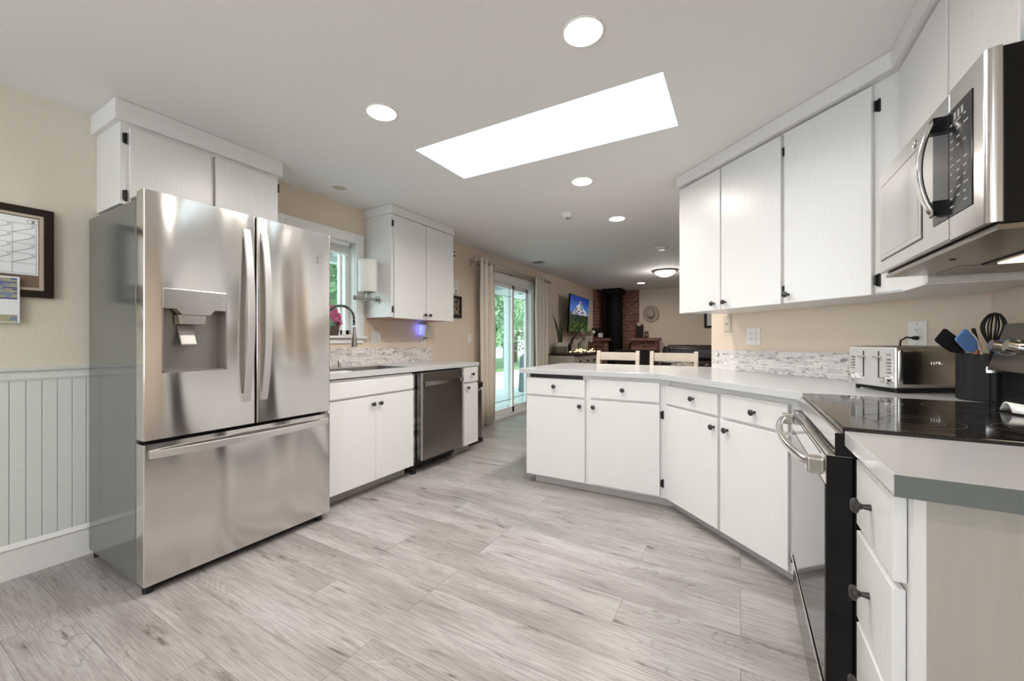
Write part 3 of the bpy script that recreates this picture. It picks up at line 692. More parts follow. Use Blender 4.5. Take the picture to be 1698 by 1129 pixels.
plate('wall_plate', fl, 4.214, 1.173, .075, .116, 'plastic_w', 'single white light switch beside the left curtain', 'switch', 'rocker', 1)
t = plate('wall_plate', fl, 3.350, 1.150, .072, .112, 'plastic_w', 'white outlet plate under the wall cabinet', 'outlet', 'outlet', 1)
t = thing('night_light', 'white plug-in device glowing blue under the wall cabinet', 'night light', (LX + .03, 3.34, 1.2))
mb = MB(frame(LX, 0, 'L')); mb.prism([(3.300 + .05 * math.cos(a_) + .045, -.045 + .036 * math.sin(a_)) for a_ in [2 * PI * k / 20 for k in range(20)]], 1.175, 1.315)
obj('housing', mb, 'ceramic', t, bevel=.006)
obj('glow_panel', MB(fl).box(3.272, 3.290, -.045, -.010, 1.20, 1.31), 'blue_glow', t, bevel=.003)
nl = bpy.data.lights.new('night_light_lamp', 'POINT'); nl.energy = .10; nl.color = (.2, .22, 1); nl.shadow_soft_size = .01
o = bpy.data.objects.new('night_light_lamp', nl); C.objects.link(o); o.location = (LX + .05, 3.255, 1.265)
mb = MB(); mb.tube([(LX + .05, 3.30, 1.18), (LX + .045, 3.33, 1.163), (LX + .04, 3.37, 1.165), (LX + .02, 3.39, 1.175)], .004)
obj('cord', mb, 'black', t, smooth=True)

# ---- small pictures on the left wall beyond the cabinet
t = thing('hook_rack', 'small white plaque with two black hooks near the ceiling', 'hooks', (LX, 3.82, 2.19))
obj('plaque', MB(fl).box(3.70, 3.905, -.012, -.0005, 2.130, 2.250), 'plastic_w', t, bevel=.003)
for z in (2.17, 2.215): obj('hook', MB(fl).ball((3.880, -.018, z), .011, 6), 'black', t, smooth=True)
t = thing('wall_sign', 'small white sign above the cork picture', 'sign', (LX, 3.85, 1.80))
obj('board', MB(fl).box(3.66, 3.955, -.022, -.0005, 1.715, 1.885), 'plastic_w', t, bevel=.002)
mb = MB(fl); random.seed(3)
for r in range(3):
    x = 3.70
    while x < 3.93:
        wd = random.uniform(.012, .03); mb.box(x, x + wd, -.0235, -.0215, 1.852 - r * .030, 1.862 - r * .030); x += wd + .01
obj('lettering', mb, 'tan_mat', t)
obj('emblem', MB(fl).lathe([(.018, -.0215), (.018, -.024)][::-1], (3.91, 0, 1.745), 'Y', 16), 'ink_grey', t)
t = thing('picture_frame', 'dark framed cork collage on beige wall beyond the cabinet', 'picture', (LX, 3.86, 1.55))
mb = MB(fl)
for a0, a1, z0, z1 in ((3.70, 4.022, 1.655, 1.685), (3.70, 4.022, 1.42, 1.45), (3.992, 4.022, 1.45, 1.655), (3.70, 3.73, 1.45, 1.655)): mb.box(a0, a1, -.028, -.0005, z0, z1)
obj('frame', mb, 'dark_wood', t, bevel=.003)
obj('picture', MB(fl).box(3.73, 3.992, -.014, -.004, 1.45, 1.655), 'corks', t)

# ---- trash can
t = thing('trash_can', 'stainless step trash can with black lid at the counter end', 'trash can', (-2.72, 3.66, 0))
mb = MB(); mb.box(-2.93, -2.535, 3.52, 3.775, .045, .61)
obj('bin_body', mb, 'steel_dark', t, bevel=.03, seg=4, smooth=True)
obj('base_ring', MB().box(-2.935, -2.530, 3.515, 3.78, .0, .045), 'black_m', t, bevel=.01)
obj('lid', MB().box(-2.935, -2.530, 3.515, 3.78, .612, .675), 'black_m', t, bevel=.015, seg=3)
obj('handle_slot', MB().box(-2.62, -2.56, 3.512, 3.5195, .54, .575), 'black', t)

# ================================================================== REFRIGERATOR
t = thing('refrigerator', 'large stainless french-door refrigerator with ice and water dispenser', 'refrigerator', (-2.65, 1.2, 0))
R0, R1 = .729, 1.655
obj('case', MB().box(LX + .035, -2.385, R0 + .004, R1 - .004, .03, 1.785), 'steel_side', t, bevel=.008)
FX = -2.288; FB = -2.365
def door_slab(name, y0, y1, z0, z1, parent, mat='steel'):
    """door panel whose vertical front edges are rounded"""
    r = .007; mb = MB(); n = 5; pts = [(FB, y0)]
    for k in range(n + 1):
        a_ = PI / 2 * k / n; pts.append((FX - r + r * math.sin(a_), y0 + r - r * math.cos(a_)))
    for k in range(n + 1):
        a_ = PI / 2 * k / n; pts.append((FX - r + r * math.cos(a_), y1 - r + r * math.sin(a_)))
    pts.append((FB, y1)); mb.prism(pts, z0, z1); return obj(name, mb, mat, parent, smooth=True)
# left door: built around the dispenser recess
YA, YB, ZA, ZB = .794, 1.060, .992, 1.383
r = .007; n = 5
mb = MB()
def sect(y0, y1, z0, z1, round0=False, round1=False):
    pts = [(FB, y0)]
    if round0:
        for k in range(n + 1):
            a_ = PI / 2 * k / n; pts.append((FX - r + r * math.sin(a_), y0 + r - r * math.cos(a_)))
    else: pts.append((FX, y0))
    if round1:
        for k in range(n + 1):
            a_ = PI / 2 * k / n; pts.append((FX - r + r * math.cos(a_), y1 - r + r * math.sin(a_)))
    else: pts.append((FX, y1))
    pts.append((FB, y1)); mb.prism(pts, z0, z1)
DZ0, DZ1 = .693, 1.812
sect(R0, YA, DZ0, DZ1, True, False); sect(YB, 1.198, DZ0, DZ1, False, True); sect(YA, YB, DZ0, ZA); sect(YA, YB, ZB, DZ1)
ld = obj('door', mb, 'steel', t, smooth=True)
rd = door_slab('door', 1.206, R1, DZ0, DZ1, t)
fd = door_slab('freezer_drawer', R0, R1, .045, .675, t)
obj('door_gasket', MB().box(-2.385, FB, R0 + .01, R1 - .01, .05, 1.80), 'rubber', t)
mb = MB(); mb.box(FB + .001, FX - .03, 1.1985, 1.2055, DZ0, DZ1)
obj('mullion', mb, 'black', t)
for y0 in (R0 + .01, R1 - .11):
    mb = MB(); mb.box(-2.47, -2.33, y0, y0 + .10, 1.786, 1.806); obj('hinge_cover', mb, 'steel_side', t, bevel=.006)
mb = MB(); mb.box(LX + .08, -2.34, R0 + .02, R1 - .02, .012, .030); obj('grille', mb, 'black', t)
for y0 in (R0 + .03, R1 - .05):
    obj('foot', MB().cyl((-2.335, y0, 0), (-2.335, y0, .044), .02), 'black', t, smooth=True); obj('foot', MB().cyl((-2.95, y0, 0), (-2.95, y0, .03), .02), 'black', t, smooth=True)
# dispenser
ds = obj('dispenser', MB().box(FB + .002, FB + .008, YA, YB, ZA, ZB), plain('dispenser_back', (0.34, 0.32, 0.30), 0.28, .7), ld)
mb = MB(); XB = FX - .062
mb.box(FB + .006, FX - .001, YA, YA + .006, ZA, ZB); mb.box(FB + .006, FX - .001, YB - .006, YB, ZA, ZB); mb.box(FB + .006, FX - .001, YA, YB, ZA, ZA + .006); mb.box(FB + .006, FX - .001, YA, YB, ZB - .006, ZB)
M['recess'] = plain('grey_dispenser_recess', (0.30, 0.285, 0.27), 0.3, .6)
obj('recess_lining', mb, 'recess', ds)
mb = MB(); x = FX + .002; z = 1.288
poly = [(YA + .001, ZB - .001), (YA + .001, z), (YA + .055, z), (YA + .075, z - .026), (YB - .075, z - .026), (YB - .055, z), (YB - .001, z), (YB - .001, ZB - .001)]
mb.extr([(x - .05, a_, b_) for a_, b_ in poly], (.05, 0, 0))
cp = obj('control_panel', mb, 'steel_flat', ds, bevel=.003)
mb = MB()
for yy, zz in ((YA + .028, 1.362), (YA + .028, 1.352), (YA + .030, 1.340), (YA + .028, 1.322), (YA + .028, 1.312), (YB - .028, 1.362), (YB - .028, 1.352), (YB - .028, 1.342), (YB - .028, 1.322), (YB - .028, 1.310), (YA + .105, 1.276), (YA + .158, 1.276)):
    k = random.choice((3, 4, 5)); q = yy - .012
    for i in range(k): mb.box(x - .0002, x + .0005, q, q + .0035, zz - .0015, zz + .0015); q += .005
obj('panel_lettering', mb, 'ink_grey', cp)
mb = MB(); mb.add([(XB, .862, 1.215), (FX - .004, .862, 1.218), (FX - .004, .966, 1.218), (XB, .966, 1.215), (XB, .862, 1.262), (FX - .004, .857, 1.262), (FX - .004, .971, 1.262), (XB, .966, 1.262)], [(3, 2, 1, 0), (4, 5, 6, 7), (0, 1, 5, 4), (1, 2, 6, 5), (2, 3, 7, 6), (3, 0, 4, 7)])
obj('ice_chute', mb, 'steel_flat', ds, bevel=.003)
mb = MB(); mb.extr([(FX - .060, .872, 1.214), (FX - .014, .872, 1.120), (FX - .020, .872, 1.114), (FX - .068, .872, 1.205)], (0, .066, 0))
obj('paddle', mb, plain('paddle_plastic', (0.30, 0.285, 0.27), 0.35, .2), ds, bevel=.004)
# door handles
def bow(y, nm, parent):
    mb = MB(); n = 18; z0, z1 = .815, 1.730; fp = []
    for i in range(n + 1):
        u = i / n; z = z0 + (z1 - z0) * u; fp.append((FX + .012 + .052 * math.sin(PI * u) ** .8, z))
    poly = [(a_, y - .017, b_) for a_, b_ in fp] + [(a_ - .014, y - .017, b_) for a_, b_ in reversed(fp)]
    mb.extr(poly, (0, .034, 0))
    mb.box(FX - .001, FX + .013, y - .015, y + .015, z0 + .002, z0 + .045); mb.box(FX - .001, FX + .013, y - .015, y + .015, z1 - .045, z1 - .002)
    return obj(nm, mb, 'handle', parent, bevel=.002)
bow(1.150, 'door_handle', ld); bow(1.240, 'door_handle', rd)
mb = MB(); n = 18; fp = []
for i in range(n + 1):
    u = i / n; fp.append((FX + .014 + .038 * math.sin(PI * u) ** .8, R0 + .020 + (R1 - R0 - .04) * u))
mb.extr([(a_, b_, .612) for a_, b_ in fp] + [(a_ - .013, b_, .612) for a_, b_ in reversed(fp)], (0, 0, .034))
mb.box(FX - .001, FX + .015, R0 + .022, R0 + .06, .614, .644); mb.box(FX - .001, FX + .015, R1 - .06, R1 - .022, .614, .644)
obj('drawer_handle', mb, 'handle', fd, bevel=.002)
# small square emblem
mb = MB()
for i, (dy, w_) in enumerate(((0, 1), (0, .8), (.25, .75), (0, 1))): mb.box(FX - .0005, FX + .0012, 1.563 + dy * .035, 1.563 + (dy + w_ * (1 - dy)) * .035, 1.655 - i * .0105, 1.661 - i * .0105)
mb.box(FX - .0005, FX + .0012, 1.563, 1.569, 1.622, 1.661)
obj('badge', mb, 'ink_grey', rd)

# ---- calendar board on the wall left of the fridge
t = thing('calendar_board', 'black framed dry-erase calendar and cork board on left wall', 'board', (LX, .35, 1.35))
A0, A1, B0, B1 = .05, .612, 1.352, 1.790; w_ = .034
mb = MB(fl)
for a0, a1, z0, z1 in ((A0, A1, B1 - w_, B1), (A0, A1, B0, B0 + w_), (A0, A0 + w_, B0 + w_, B1 - w_), (A1 - w_, A1, B0 + w_, B1 - w_)): mb.box(a0, a1, -.026, -.0005, z0, z1)
obj('frame', mb, 'dark_wood', t, bevel=.002)
mb = MB(fl); c0, c1, d0, d1 = A0 + w_, A1 - w_, B0 + w_, B1 - w_; s_ = .013
for a0, a1, z0, z1 in ((c0, c1, d1 - s_, d1), (c0, c1, d0, d0 + s_), (c0, c0 + s_, d0 + s_, d1 - s_), (c1 - s_, c1, d0 + s_, d1 - s_)): mb.box(a0, a1, -.020, -.001, z0, z1)
obj('inner_liner', mb, 'tan_mat', t)
obj('cork_strip', MB(fl).box(c0 + s_, c1 - s_, -.010, -.001, d0 + s_, d0 + .072), 'cork', t)
wb = obj('whiteboard', MB(fl).box(c0 + s_, c1 - s_ - .003, -.012, -.001, d0 + .074, d1 - s_ - .004), 'paper', t)
mb = MB(fl); yb0, yb1 = c0 + s_ + .005, c1 - s_ - .01; zb0, zb1 = d0 + .082, d1 - s_ - .035
rows = 5; cols = 6
for i in range(rows + 1): z = zb0 + (zb1 - zb0) * i / rows; mb.box(yb0, yb1, -.0126, -.0118, z - .0006, z + .0006)
for i in range(cols + 1): y = yb0 + (yb1 - yb0) * i / cols; mb.box(y - .0006, y + .0006, -.0126, -.0118, zb0, zb1)
obj('grid_lines', mb, 'ink_grey', wb)
mb = MB(fl)
for i in range(1, rows):
    for j in range(cols - 4, cols):
        y0 = yb0 + (yb1 - yb0) * j / cols; y1 = yb0 + (yb1 - yb0) * (j + 1) / cols; z0 = zb0 + (zb1 - zb0) * i / rows; z1 = zb0 + (zb1 - zb0) * (i + .75) / rows
        mb.tube([(y0, -.0125, z0), (y1 - .004, -.0125, z1)], .0008, 5)
        for k in range(3): mb.box(y1 - .016 + k * .004, y1 - .0135 + k * .004, -.013, -.012, z1 + .003, z1 + .006)
obj('pen_strokes', mb, 'ink', wb)
mb = MB(fl); el = [(.545 + .020 * math.cos(2 * PI * k / 20), -.0125, d1 - s_ - .022 + .009 * math.sin(2 * PI * k / 20)) for k in range(21)]; mb.tube(el, .001, 5)
mb.prism([(.545 + .010 * math.cos(2 * PI * k / 12), -.0128 + .0001 * 0) for k in range(12)], 0, 0) if False else None
mb.lathe([(.006, -.012), (.006, -.0130)][::-1], (.545, 0, d1 - s_ - .022), 'Y', 14)
obj('eye_drawing', mb, 'ink_grey', wb)
t = thing('schedule_sheet', 'paper schedule with coloured rows pinned under the calendar', 'paper', (LX + .03, .4, 1.225))
obj('sheet', MB(fl).box(.27, .500, -.0290, -.0272, 1.225, 1.445), 'paper', t)
random.seed(5)
cells = {'ink_blue': MB(fl), 'ink_khaki': MB(fl), 'ink_slate': MB(fl)}
for r_ in range(16):
    z = 1.437 - r_ * .0085
    if 12 <= r_ < 15: z -= 0
    if r_ >= 12: z = 1.262 - (r_ - 12) * .0085
    y = .278
    while y < .49:
        k = random.choice(list(cells)); ln = min(random.uniform(.015, .06), .492 - y); cells[k].box(y, y + ln, -.0298, -.0288, z - .0072, z); y += ln + .001
for k, m_ in cells.items(): obj('coloured_rows', m_, k, t)

# ================================================================== PENINSULA, DIAGONAL AND RIGHT RUN
fp_ = frame(0, 2.885, 'P')
t = thing('base_cabinet', 'white peninsula base cabinet with two drawers over two doors', 'cabinet', (-1.0, 3.1, 0))
PX0 = -1.508; PX1 = -.432
obj('body', MB().box(PX0, PX1 + .02, 2.8855, 3.42, .065, CB - .002), 'white', t)
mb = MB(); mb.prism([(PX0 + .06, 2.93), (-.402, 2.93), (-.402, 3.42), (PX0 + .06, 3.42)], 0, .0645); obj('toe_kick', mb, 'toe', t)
obj('drawer_gap', MB(fp_).box(-1.475, -1.030, -.003, -.0006, .845, CB - .004), 'black', t)
slab('drawer', fp_, PX0 + .008, -1.010, .712, .842, t, [(-1.255, .785)])
slab('drawer', fp_, -.972, -.478, .716, .850, t, [(-.727, .788)])
d = slab('door', fp_, PX0 + .008, -1.010, .075, .696, t, [(-1.045, .648)])
mb = MB(fp_)
for z in (.60, .17): mb.box(PX0 + .001, PX0 + .007, -.012, -.002, z - .03, z + .03)
obj('side_hinges', mb, 'pipe', d)
d = slab('door', fp_, -.972, -.478, .080, .700, t, [(-.940, .650)])
for z in (.632, .165): hinge(fp_, -.466, z, d)

SD = 2.448
# origin on the diagonal face where it meets the peninsula face
ox, oy = -.442, SD + .442
fd_ = frame(ox, oy, 'D')
def ad(x, y): return ((x - ox) * .70711 - (y - oy) * .70711)
t = thing('base_cabinet', 'white angled corner base cabinet with two drawers over two doors', 'cabinet', (0, 2.8, 0))
a1 = ad(.235, SD - .235)
mb = MB(); mb.prism([(PX1 + .0212, SD - PX1 - .0212), (.235, SD - .235), (.90, SD - .235), (.90, 2.5), (-.10, 3.42), (PX1 + .0212, 3.42)], .065, CB - .002); obj('body', mb, 'white', t)
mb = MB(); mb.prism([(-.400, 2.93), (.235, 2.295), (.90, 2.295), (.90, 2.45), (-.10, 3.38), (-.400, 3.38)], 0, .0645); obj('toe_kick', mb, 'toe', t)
am = ad(-.093, SD + .093)
slab('drawer', fd_, .020, am - .010, .716, .838, t, [(ad(-.264, 2.654), .785)])
slab('drawer', fd_, am + .018, a1 - .045, .716, .846, t, [(ad(.047, 2.343), .778)])
slab('door', fd_, .020, am - .010, .075, .700, t, [(ad(-.146, 2.536), .648)])
d = slab('door', fd_, am + .010, a1 - .045, .075, .700, t, [(ad(-.077, 2.467), .650)])
for z in (.640, .145): hinge(fd_, a1 - .030, z, d)

SC_ = 2.370      # counter front line on the diagonal
PY = 2.840
mb = MB()
mb.prism([(-1.560, PY), (SC_ - PY, PY), (.222, SC_ - .222), (.222, 2.043), (.925, 2.043), (.925, S0 - .927), (-.205, S0 + .203), (-.205, 3.80), (-1.46, 3.80), (-1.545, 3.72)], CB, CT)
obj('countertop', mb, 'counter', bevel=.002, label='pale grey peninsula countertop bending round to the stove', cat='countertop')
mb = MB(); e = .0005
sq = .009 * 1.414
mb.prism([(-.200, S0 + .200 - e * 2 - sq), (.60 + .30, S0 - .90 - e * 2 - sq), (.90, S0 - .90 - e * 2), (-.200, S0 + .200 - e * 2)], CT + .0005, 1.068)
obj('backsplash', mb, 'mosaic_d', label='marble mosaic backsplash strip on the angled wall behind toaster', cat='backsplash')

fw = frame(0, S0, 'D')   # diagonal wall face
def aw(x, y): return (x - 0) * .70711 - (y - S0) * .70711
plate('wall_plate', fw, aw(-.086, 3.516), 1.268, .072, .124, 'plastic_i', 'single ivory plate with centre hole near the wall end', 'wall plate', 'jack', 1)
plate('wall_plate', fw, aw(.083, 3.347), 1.170, .117, .122, 'plastic_w', 'double white outlet plate above the angled backsplash', 'outlet', 'outlet', 2)
plate('wall_plate', fw, aw(.752, 2.678), 1.172, .075, .124, 'plastic_w', 'single white outlet above the toaster with black plug', 'outlet', 'outlet', 1)

# ---- diagonal wall cabinet
U0 = 2.848     # body front line
ux, uy = -.385, U0 + .385 - .0
fu = frame(ux, uy, 'D')
def au(x, y): return ((x - ux) * .70711 - (y - uy) * .70711)
t = thing('wall_cabinet', 'white three-door wall cabinet on the angled wall above the counter', 'cabinet', (.1, 2.9, 1.345))
e = .012
mb = MB(); foot = [(-.381, U0 + .381), (.590, U0 - .590), (.590, 2.012), (.925, 2.012), (.925, S0 - .925 - .004), (-.092, S0 + .092 - .004)]
mb.prism(foot, 1.350, 2.275); obj('body', mb, 'white', t, bevel=.002)
mb = MB(); mb.prism([(-.370, U0 + .375), (.588, U0 - .580), (.588, 2.02), (.920, 2.02), (.920, S0 - .925 - .006), (-.092, S0 + .086)], 1.3445, 1.3498); obj('underside', mb, 'white', t)
mb = MB(); cs = 2.775
mb.prism([(-.412, cs + .412), (.545, cs - .545), (.545, 2.0), (.925, 2.0), (.925, S0 - .925 - .004), (-.105, S0 + .105 - .006)], 2.272, CH - .001); obj('crown_board', mb, 'white', t, bevel=.003)
AL = .004
s1 = au(-.100, U0 + .100); s2 = au(.210, U0 - .210); s3 = au(.513, U0 - .513)
slab('door', fu, AL, s1 - .004, 1.341, 2.262, t, [(s1 - .052, 1.384)])
d = slab('door', fu, s1 + .006, s2 - .008, 1.341, 2.262, t, [(s1 + .044, 1.386)]); hinge(fu, s2 + .002, 2.17, d); hinge(fu, s2 + .002, 1.415, d)
d = slab('door', fu, s2 + .014, s3 + .002, 1.341, 2.262, t, [(s2 + .038, 1.386)]); hinge(fu, s3 + .015, 2.17, d); hinge(fu, s3 + .015, 1.405, d)

# ---- cabinet above the microwave
t = thing('wall_cabinet', 'white two-door cabinet above the microwave', 'cabinet', (.75, 1.62, 1.765))
f3 = frame(.590, 0, 'R')
obj('body', MB().box(.5905, .925, 1.215, 2.0105, 1.766, 2.275), 'white', t, bevel=.002)
mb = MB(); mb.box(.545, .925, 1.215, 1.998, 2.272, CH - .001); obj('crown_board', mb, 'white', t, bevel=.003)
slab('door', f3, -2.235, -1.795, 1.768, 2.262, t)
d = slab('door', f3, -1.778, -1.412, 1.768, 2.262, t); hinge(f3, -1.398, 2.11, d); hinge(f3, -1.398, 1.85, d)

# ---- microwave
t = thing('microwave', 'stainless over-the-range microwave with black sides and control panel', 'microwave', (.7, 1.62, 1.38))
MX = .452; MY0, MY1, MZ0, MZ1 = 1.232, 1.992, 1.385, 1.758
obj('case', MB().box(.4755, .915, MY0 + .004, MY1 - .004, MZ0, MZ1), 'black_gloss', t, bevel=.003)
obj('case_seam', MB().box(.60, .604, MY0 + .002, MY0 + .0042, MZ0 + .004, MZ1 - .004), 'soot', t)
YS = 1.405
mb = MB(); mb.box(MX, .475, YS + .001, MY1, MZ0 + .004, MZ1); dr_ = obj('door', mb, 'steel_flat', t, bevel=.005)
rr = .016
mb = MB(); pts = []
for k in range(7):
    a_ = PI / 2 * k / 6; pts.append((MX + rr - rr * math.sin(a_), MY0 + rr - rr * math.cos(a_)))
mb.prism([(.475, MY0)] + pts[::-1][:0] + [(MX + rr - rr * math.sin(PI / 2 * k / 6), MY0 + rr - rr * math.cos(PI / 2 * k / 6)) for k in range(7)] + [(MX, YS - .001), (.475, YS - .001)], MZ0 + .004, MZ1); pn = obj('control_side', mb, 'steel_flat', t, smooth=True)
fm = frame(MX, 0, 'R')
obj('window_trim', MB(fm).box(-1.962, -1.578, -.0012, -.0002, MZ0 + .045, MZ1 - .055), 'black_gloss', dr_)
obj('door_glass', MB(fm).box(-1.957, -1.583, -.0024, -.0012, MZ0 + .050, MZ1 - .060), 'steel_flat', dr_)
M['mwglass'] = plain('mirrored_oven_window', (0.55, 0.54, 0.53), 0.1, 1.0)
obj('window_glass', MB(fm).box(-1.935, -1.600, -.0034, -.0024, MZ0 + .065, MZ1 - .095), 'mwglass', dr_)
obj('door_strip', MB(fm).box(-1.500, -YS - .002, -.0020, -.0002, MZ0 + .060, MZ1 - .052), 'display', dr_, bevel=.0008)
cpn = obj('control_panel', MB(fm).box(-YS + .002, -1.290, -.0020, -.0002, MZ0 + .060, MZ1 - .052), 'display', pn, bevel=.0008)
mb = MB(fm); random.seed(11)
for i in range(11):
    for j in range(3):
        if random.random() < .85:
            a_ = -1.395 + j * .034; z = MZ0 + .080 + i * .020; mb.box(a_, a_ + random.uniform(.010, .022), -.0027, -.0019, z, z + .004)
for j in range(3): mb.box(-1.375 + j * .018, -1.365 + j * .018, -.0027, -.0019, MZ1 - .085, MZ1 - .068)
obj('button_labels', mb, plain('button_grey', (.30, .30, .30), .5), cpn)
mb = MB(); n = 16; hy = 1.450; fpz = []
for i in range(n + 1):
    u = i / n; fpz.append((MX - .016 - .034 * math.sin(PI * u) ** .7, MZ0 + .075 + (.255) * u))
mb.extr([(a_, hy - .012, b_) for a_, b_ in fpz] + [(a_ + .012, hy - .012, b_) for a_, b_ in reversed(fpz)], (0, .024, 0))
hd = obj('door_handle', mb, 'chrome', dr_, bevel=.004, smooth=True)
for z0 in (MZ0 + .076, MZ0 + .290): obj('handle_mount', MB().box(MX - .020, MX - .0005, hy - .012, hy + .012, z0, z0 + .039), 'black_gloss', hd)
obj('badge', MB(fm).lathe([(.0125, -.0004), (.0135, -.003), (.010, -.004), (.001, -.004)][::-1], (-1.640, 0, MZ1 - .030), 'Y', 20), 'chrome', dr_, smooth=True)
# underside: plate, filters, lamp
mb = MB(); mb.box(.470, .910, MY0 + .008, MY1 - .008, MZ0 - .012, MZ0 - .0005); up = obj('bottom_plate', mb, 'hood_under', t)
mb = MB(); mb.box(.640, .835, 1.50, 1.78, MZ0 - .016, MZ0 - .0122); obj('lamp_surround', mb, 'black_gloss', up, bevel=.002)
obj('hood_lamp', MB().box(.66, .80, 1.58, 1.74, MZ0 - .019, MZ0 - .0162), 'lit_hood', up)
for y0 in (1.26, 1.80):
    obj('grease_filter', MB().box(.60, .85, y0, y0 + .17, MZ0 - .017, MZ0 - .0122), 'filter', up)
obj('vent_screw', MB().cyl((.53, 1.63, MZ0 - .014), (.53, 1.63, MZ0 - .0121), .007), 'black', up)
hl = bpy.data.lights.new('hood_lamp_light', 'AREA'); hl.shape = 'RECTANGLE'; hl.size = .12; hl.size_y = .14; hl.energy = .8; hl.color = (1, .8, .55)
o = bpy.data.objects.new('hood_lamp_light', hl); C.objects.link(o); o.location = (.73, 1.66, MZ0 - .03)

# ---- range
t = thing('range', 'black and stainless electric range with glass cooktop', 'range', (.55, 1.66, 0))
GY0, GY1 = 1.278, 2.036
obj('body', MB().box(.245, .905, GY0 + .004, GY1 - .004, .02, .905), 'black_gloss', t, bevel=.002)
obj('cooktop', MB().box(.222, .780, GY0, GY1, .908, .9235), 'cooktop', t, bevel=.003)
mb = MB(); cxs = ((.40, 1.47, .10), (.40, 1.85, .08), (.63, 1.47, .08), (.63, 1.85, .10))
ct_ = None
for (x, y, r_) in cxs:
    mb = MB(); n = 40
    for ra in (r_, r_ * .62):
        vs = []; fs = []
        for k in range(n):
            a_ = 2 * PI * k / n
            vs += [(x + ra * math.cos(a_), y + ra * math.sin(a_), .9238), (x + (ra - .002) * math.cos(a_), y + (ra - .002) * math.sin(a_), .9238)]
        for k in range(n): fs.append((2 * k, 2 * k + 1, (2 * k + 3) % (2 * n), (2 * k + 2) % (2 * n)))
        mb.add(vs, fs)
    obj('burner_ring', mb, plain('burner_mark_grey', (.07, .07, .07), .5), t)
mb = MB(); mb.extr([(.240, GY0, .9075), (.214, GY0, .9075), (.205, GY0, .870), (.240, GY0, .855)], (0, GY1 - GY0, 0)); tr = obj('front_trim', mb, 'chrome', t, bevel=.002)
obj('trim_end_cap', MB().box(.206, .245, GY0 - .0012, GY0 - .0002, .850, .9078), 'black_gloss', tr)
dr2 = obj('oven_door', MB().box(.190, .2435, GY0 + .003, GY1 - .003, .265, .848), 'black_gloss', t, bevel=.003)
obj('door_top', MB().box(.190, .2435, GY0 + .003, GY1 - .003, .8484, .8515), 'chrome', dr2)
obj('door_top_band', MB().box(.1875, .1897, GY0 + .003, GY1 - .003, .775, .846), 'chrome', dr2)
obj('door_glass', MB().box(.1865, .1897, GY0 + .006, GY1 - .006, .270, .773), 'oven_glass', dr2)
mb = MB()
for i in range(14): mb.box(.212, .217, GY0 + .07 + i * .045, GY0 + .07 + i * .045 + .036, .8505, .8522); mb.box(.224, .229, GY0 + .07 + i * .045, GY0 + .07 + i * .045 + .036, .8505, .8522); mb.box(.1868, .1878, GY0 + .07 + i * .045, GY0 + .07 + i * .045 + .036, .836, .840)
obj('vent_slots', mb, 'black', dr2)
pts = []; n = 20
for i in range(n + 1):
    u = i / n; pts.append((.186 - .020 - .046 * math.sin(PI * u) ** .55, GY0 + .02 + (GY1 - GY0 - .04) * u, .818))
hd = obj('door_handle', MB().tube(pts, .012, 14), 'chrome', dr2, smooth=True)
for y in (GY0 + .008, GY1 - .045): obj('handle_mount', MB().box(.150, .1866, y, y + .036, .795, .838), 'chrome', hd, bevel=.006)
sd = obj('storage_drawer', MB().box(.195, .2435, GY0 + .003, GY1 - .003, .060, .258), 'black_gloss', t, bevel=.003)
obj('drawer_front', MB().box(.1905, .1948, GY0 + .006, GY1 - .006, .065, .240), 'oven_glass', sd)
obj('drawer_lip', MB().box(.182, .1948, GY0 + .006, GY1 - .006, .244, .258), 'chrome', sd, bevel=.002)
mb = MB(); mb.box(.26, .90, GY0 + .02, GY1 - .02, 0, .0195); obj('plinth', mb, 'black', t)
# back control console
mb = MB(); mb.box(.782, .905, GY0, GY1, .9060, 1.04); bk = obj('backguard', mb, 'black_gloss', t, bevel=.004)
mb = MB(); mb.extr([(.745, GY0, 1.038), (.790, GY0, 1.198), (.905, GY0, 1.198), (.905, GY0, 1.0405), (.800, GY0, 1.0405)], (0, GY1 - GY0, 0))
M['console'] = plain('smoky_console_panel', (0.075, 0.065, 0.06), 0.22, .3, var=.2)
cn = obj('console', mb, 'console', t, bevel=.005)
nrm = Vector((-.160, 0, .045)).normalized()
for y in (1.975, 1.885, 1.43, 1.34):
    c0_ = Vector((.7672, y, 1.115)) + nrm * .0005
    kn = obj('knob', MB().cyl(c0_, c0_ + nrm * .014, .026, .025, 24), 'chrome', cn, smooth=True)
    obj('knob_grip', MB().cyl(c0_ + nrm * .0141, c0_ + nrm * .036, .020, .0185, 24), 'nickel', kn, smooth=True)

# spoon rest on the cooktop
t = thing('spoon_rest', 'white ceramic spoon rest curled on the black cooktop', 'spoon rest', (.75, 1.82, .924))
mb = MB(); vs = []; fs = []; nu, nv = 14, 8
for i in range(nu + 1):
    for j in range(nv + 1):
        u = i / nu; v = j / nv - .5; wd = .085 * (.35 + .65 * math.sin(PI * min(1, u * .8 + .15)))
        x = .690 + u * .10; y = 1.775 - u * .09 + v * wd * 1.2; z = .929 + .028 * (1 - (2 * v) ** 2) * (1 - .5 * u)
        vs.append((x, y, z))
for i in range(nu):
    for j in range(nv): a_ = i * (nv + 1) + j; fs.append((a_, a_ + 1, a_ + nv + 2, a_ + nv + 1))
mb.add(vs, fs); o = obj('shell', mb, 'ceramic', t, smooth=True); so = o.modifiers.new('thick', 'SOLIDIFY'); so.thickness = .004; so.offset = 1

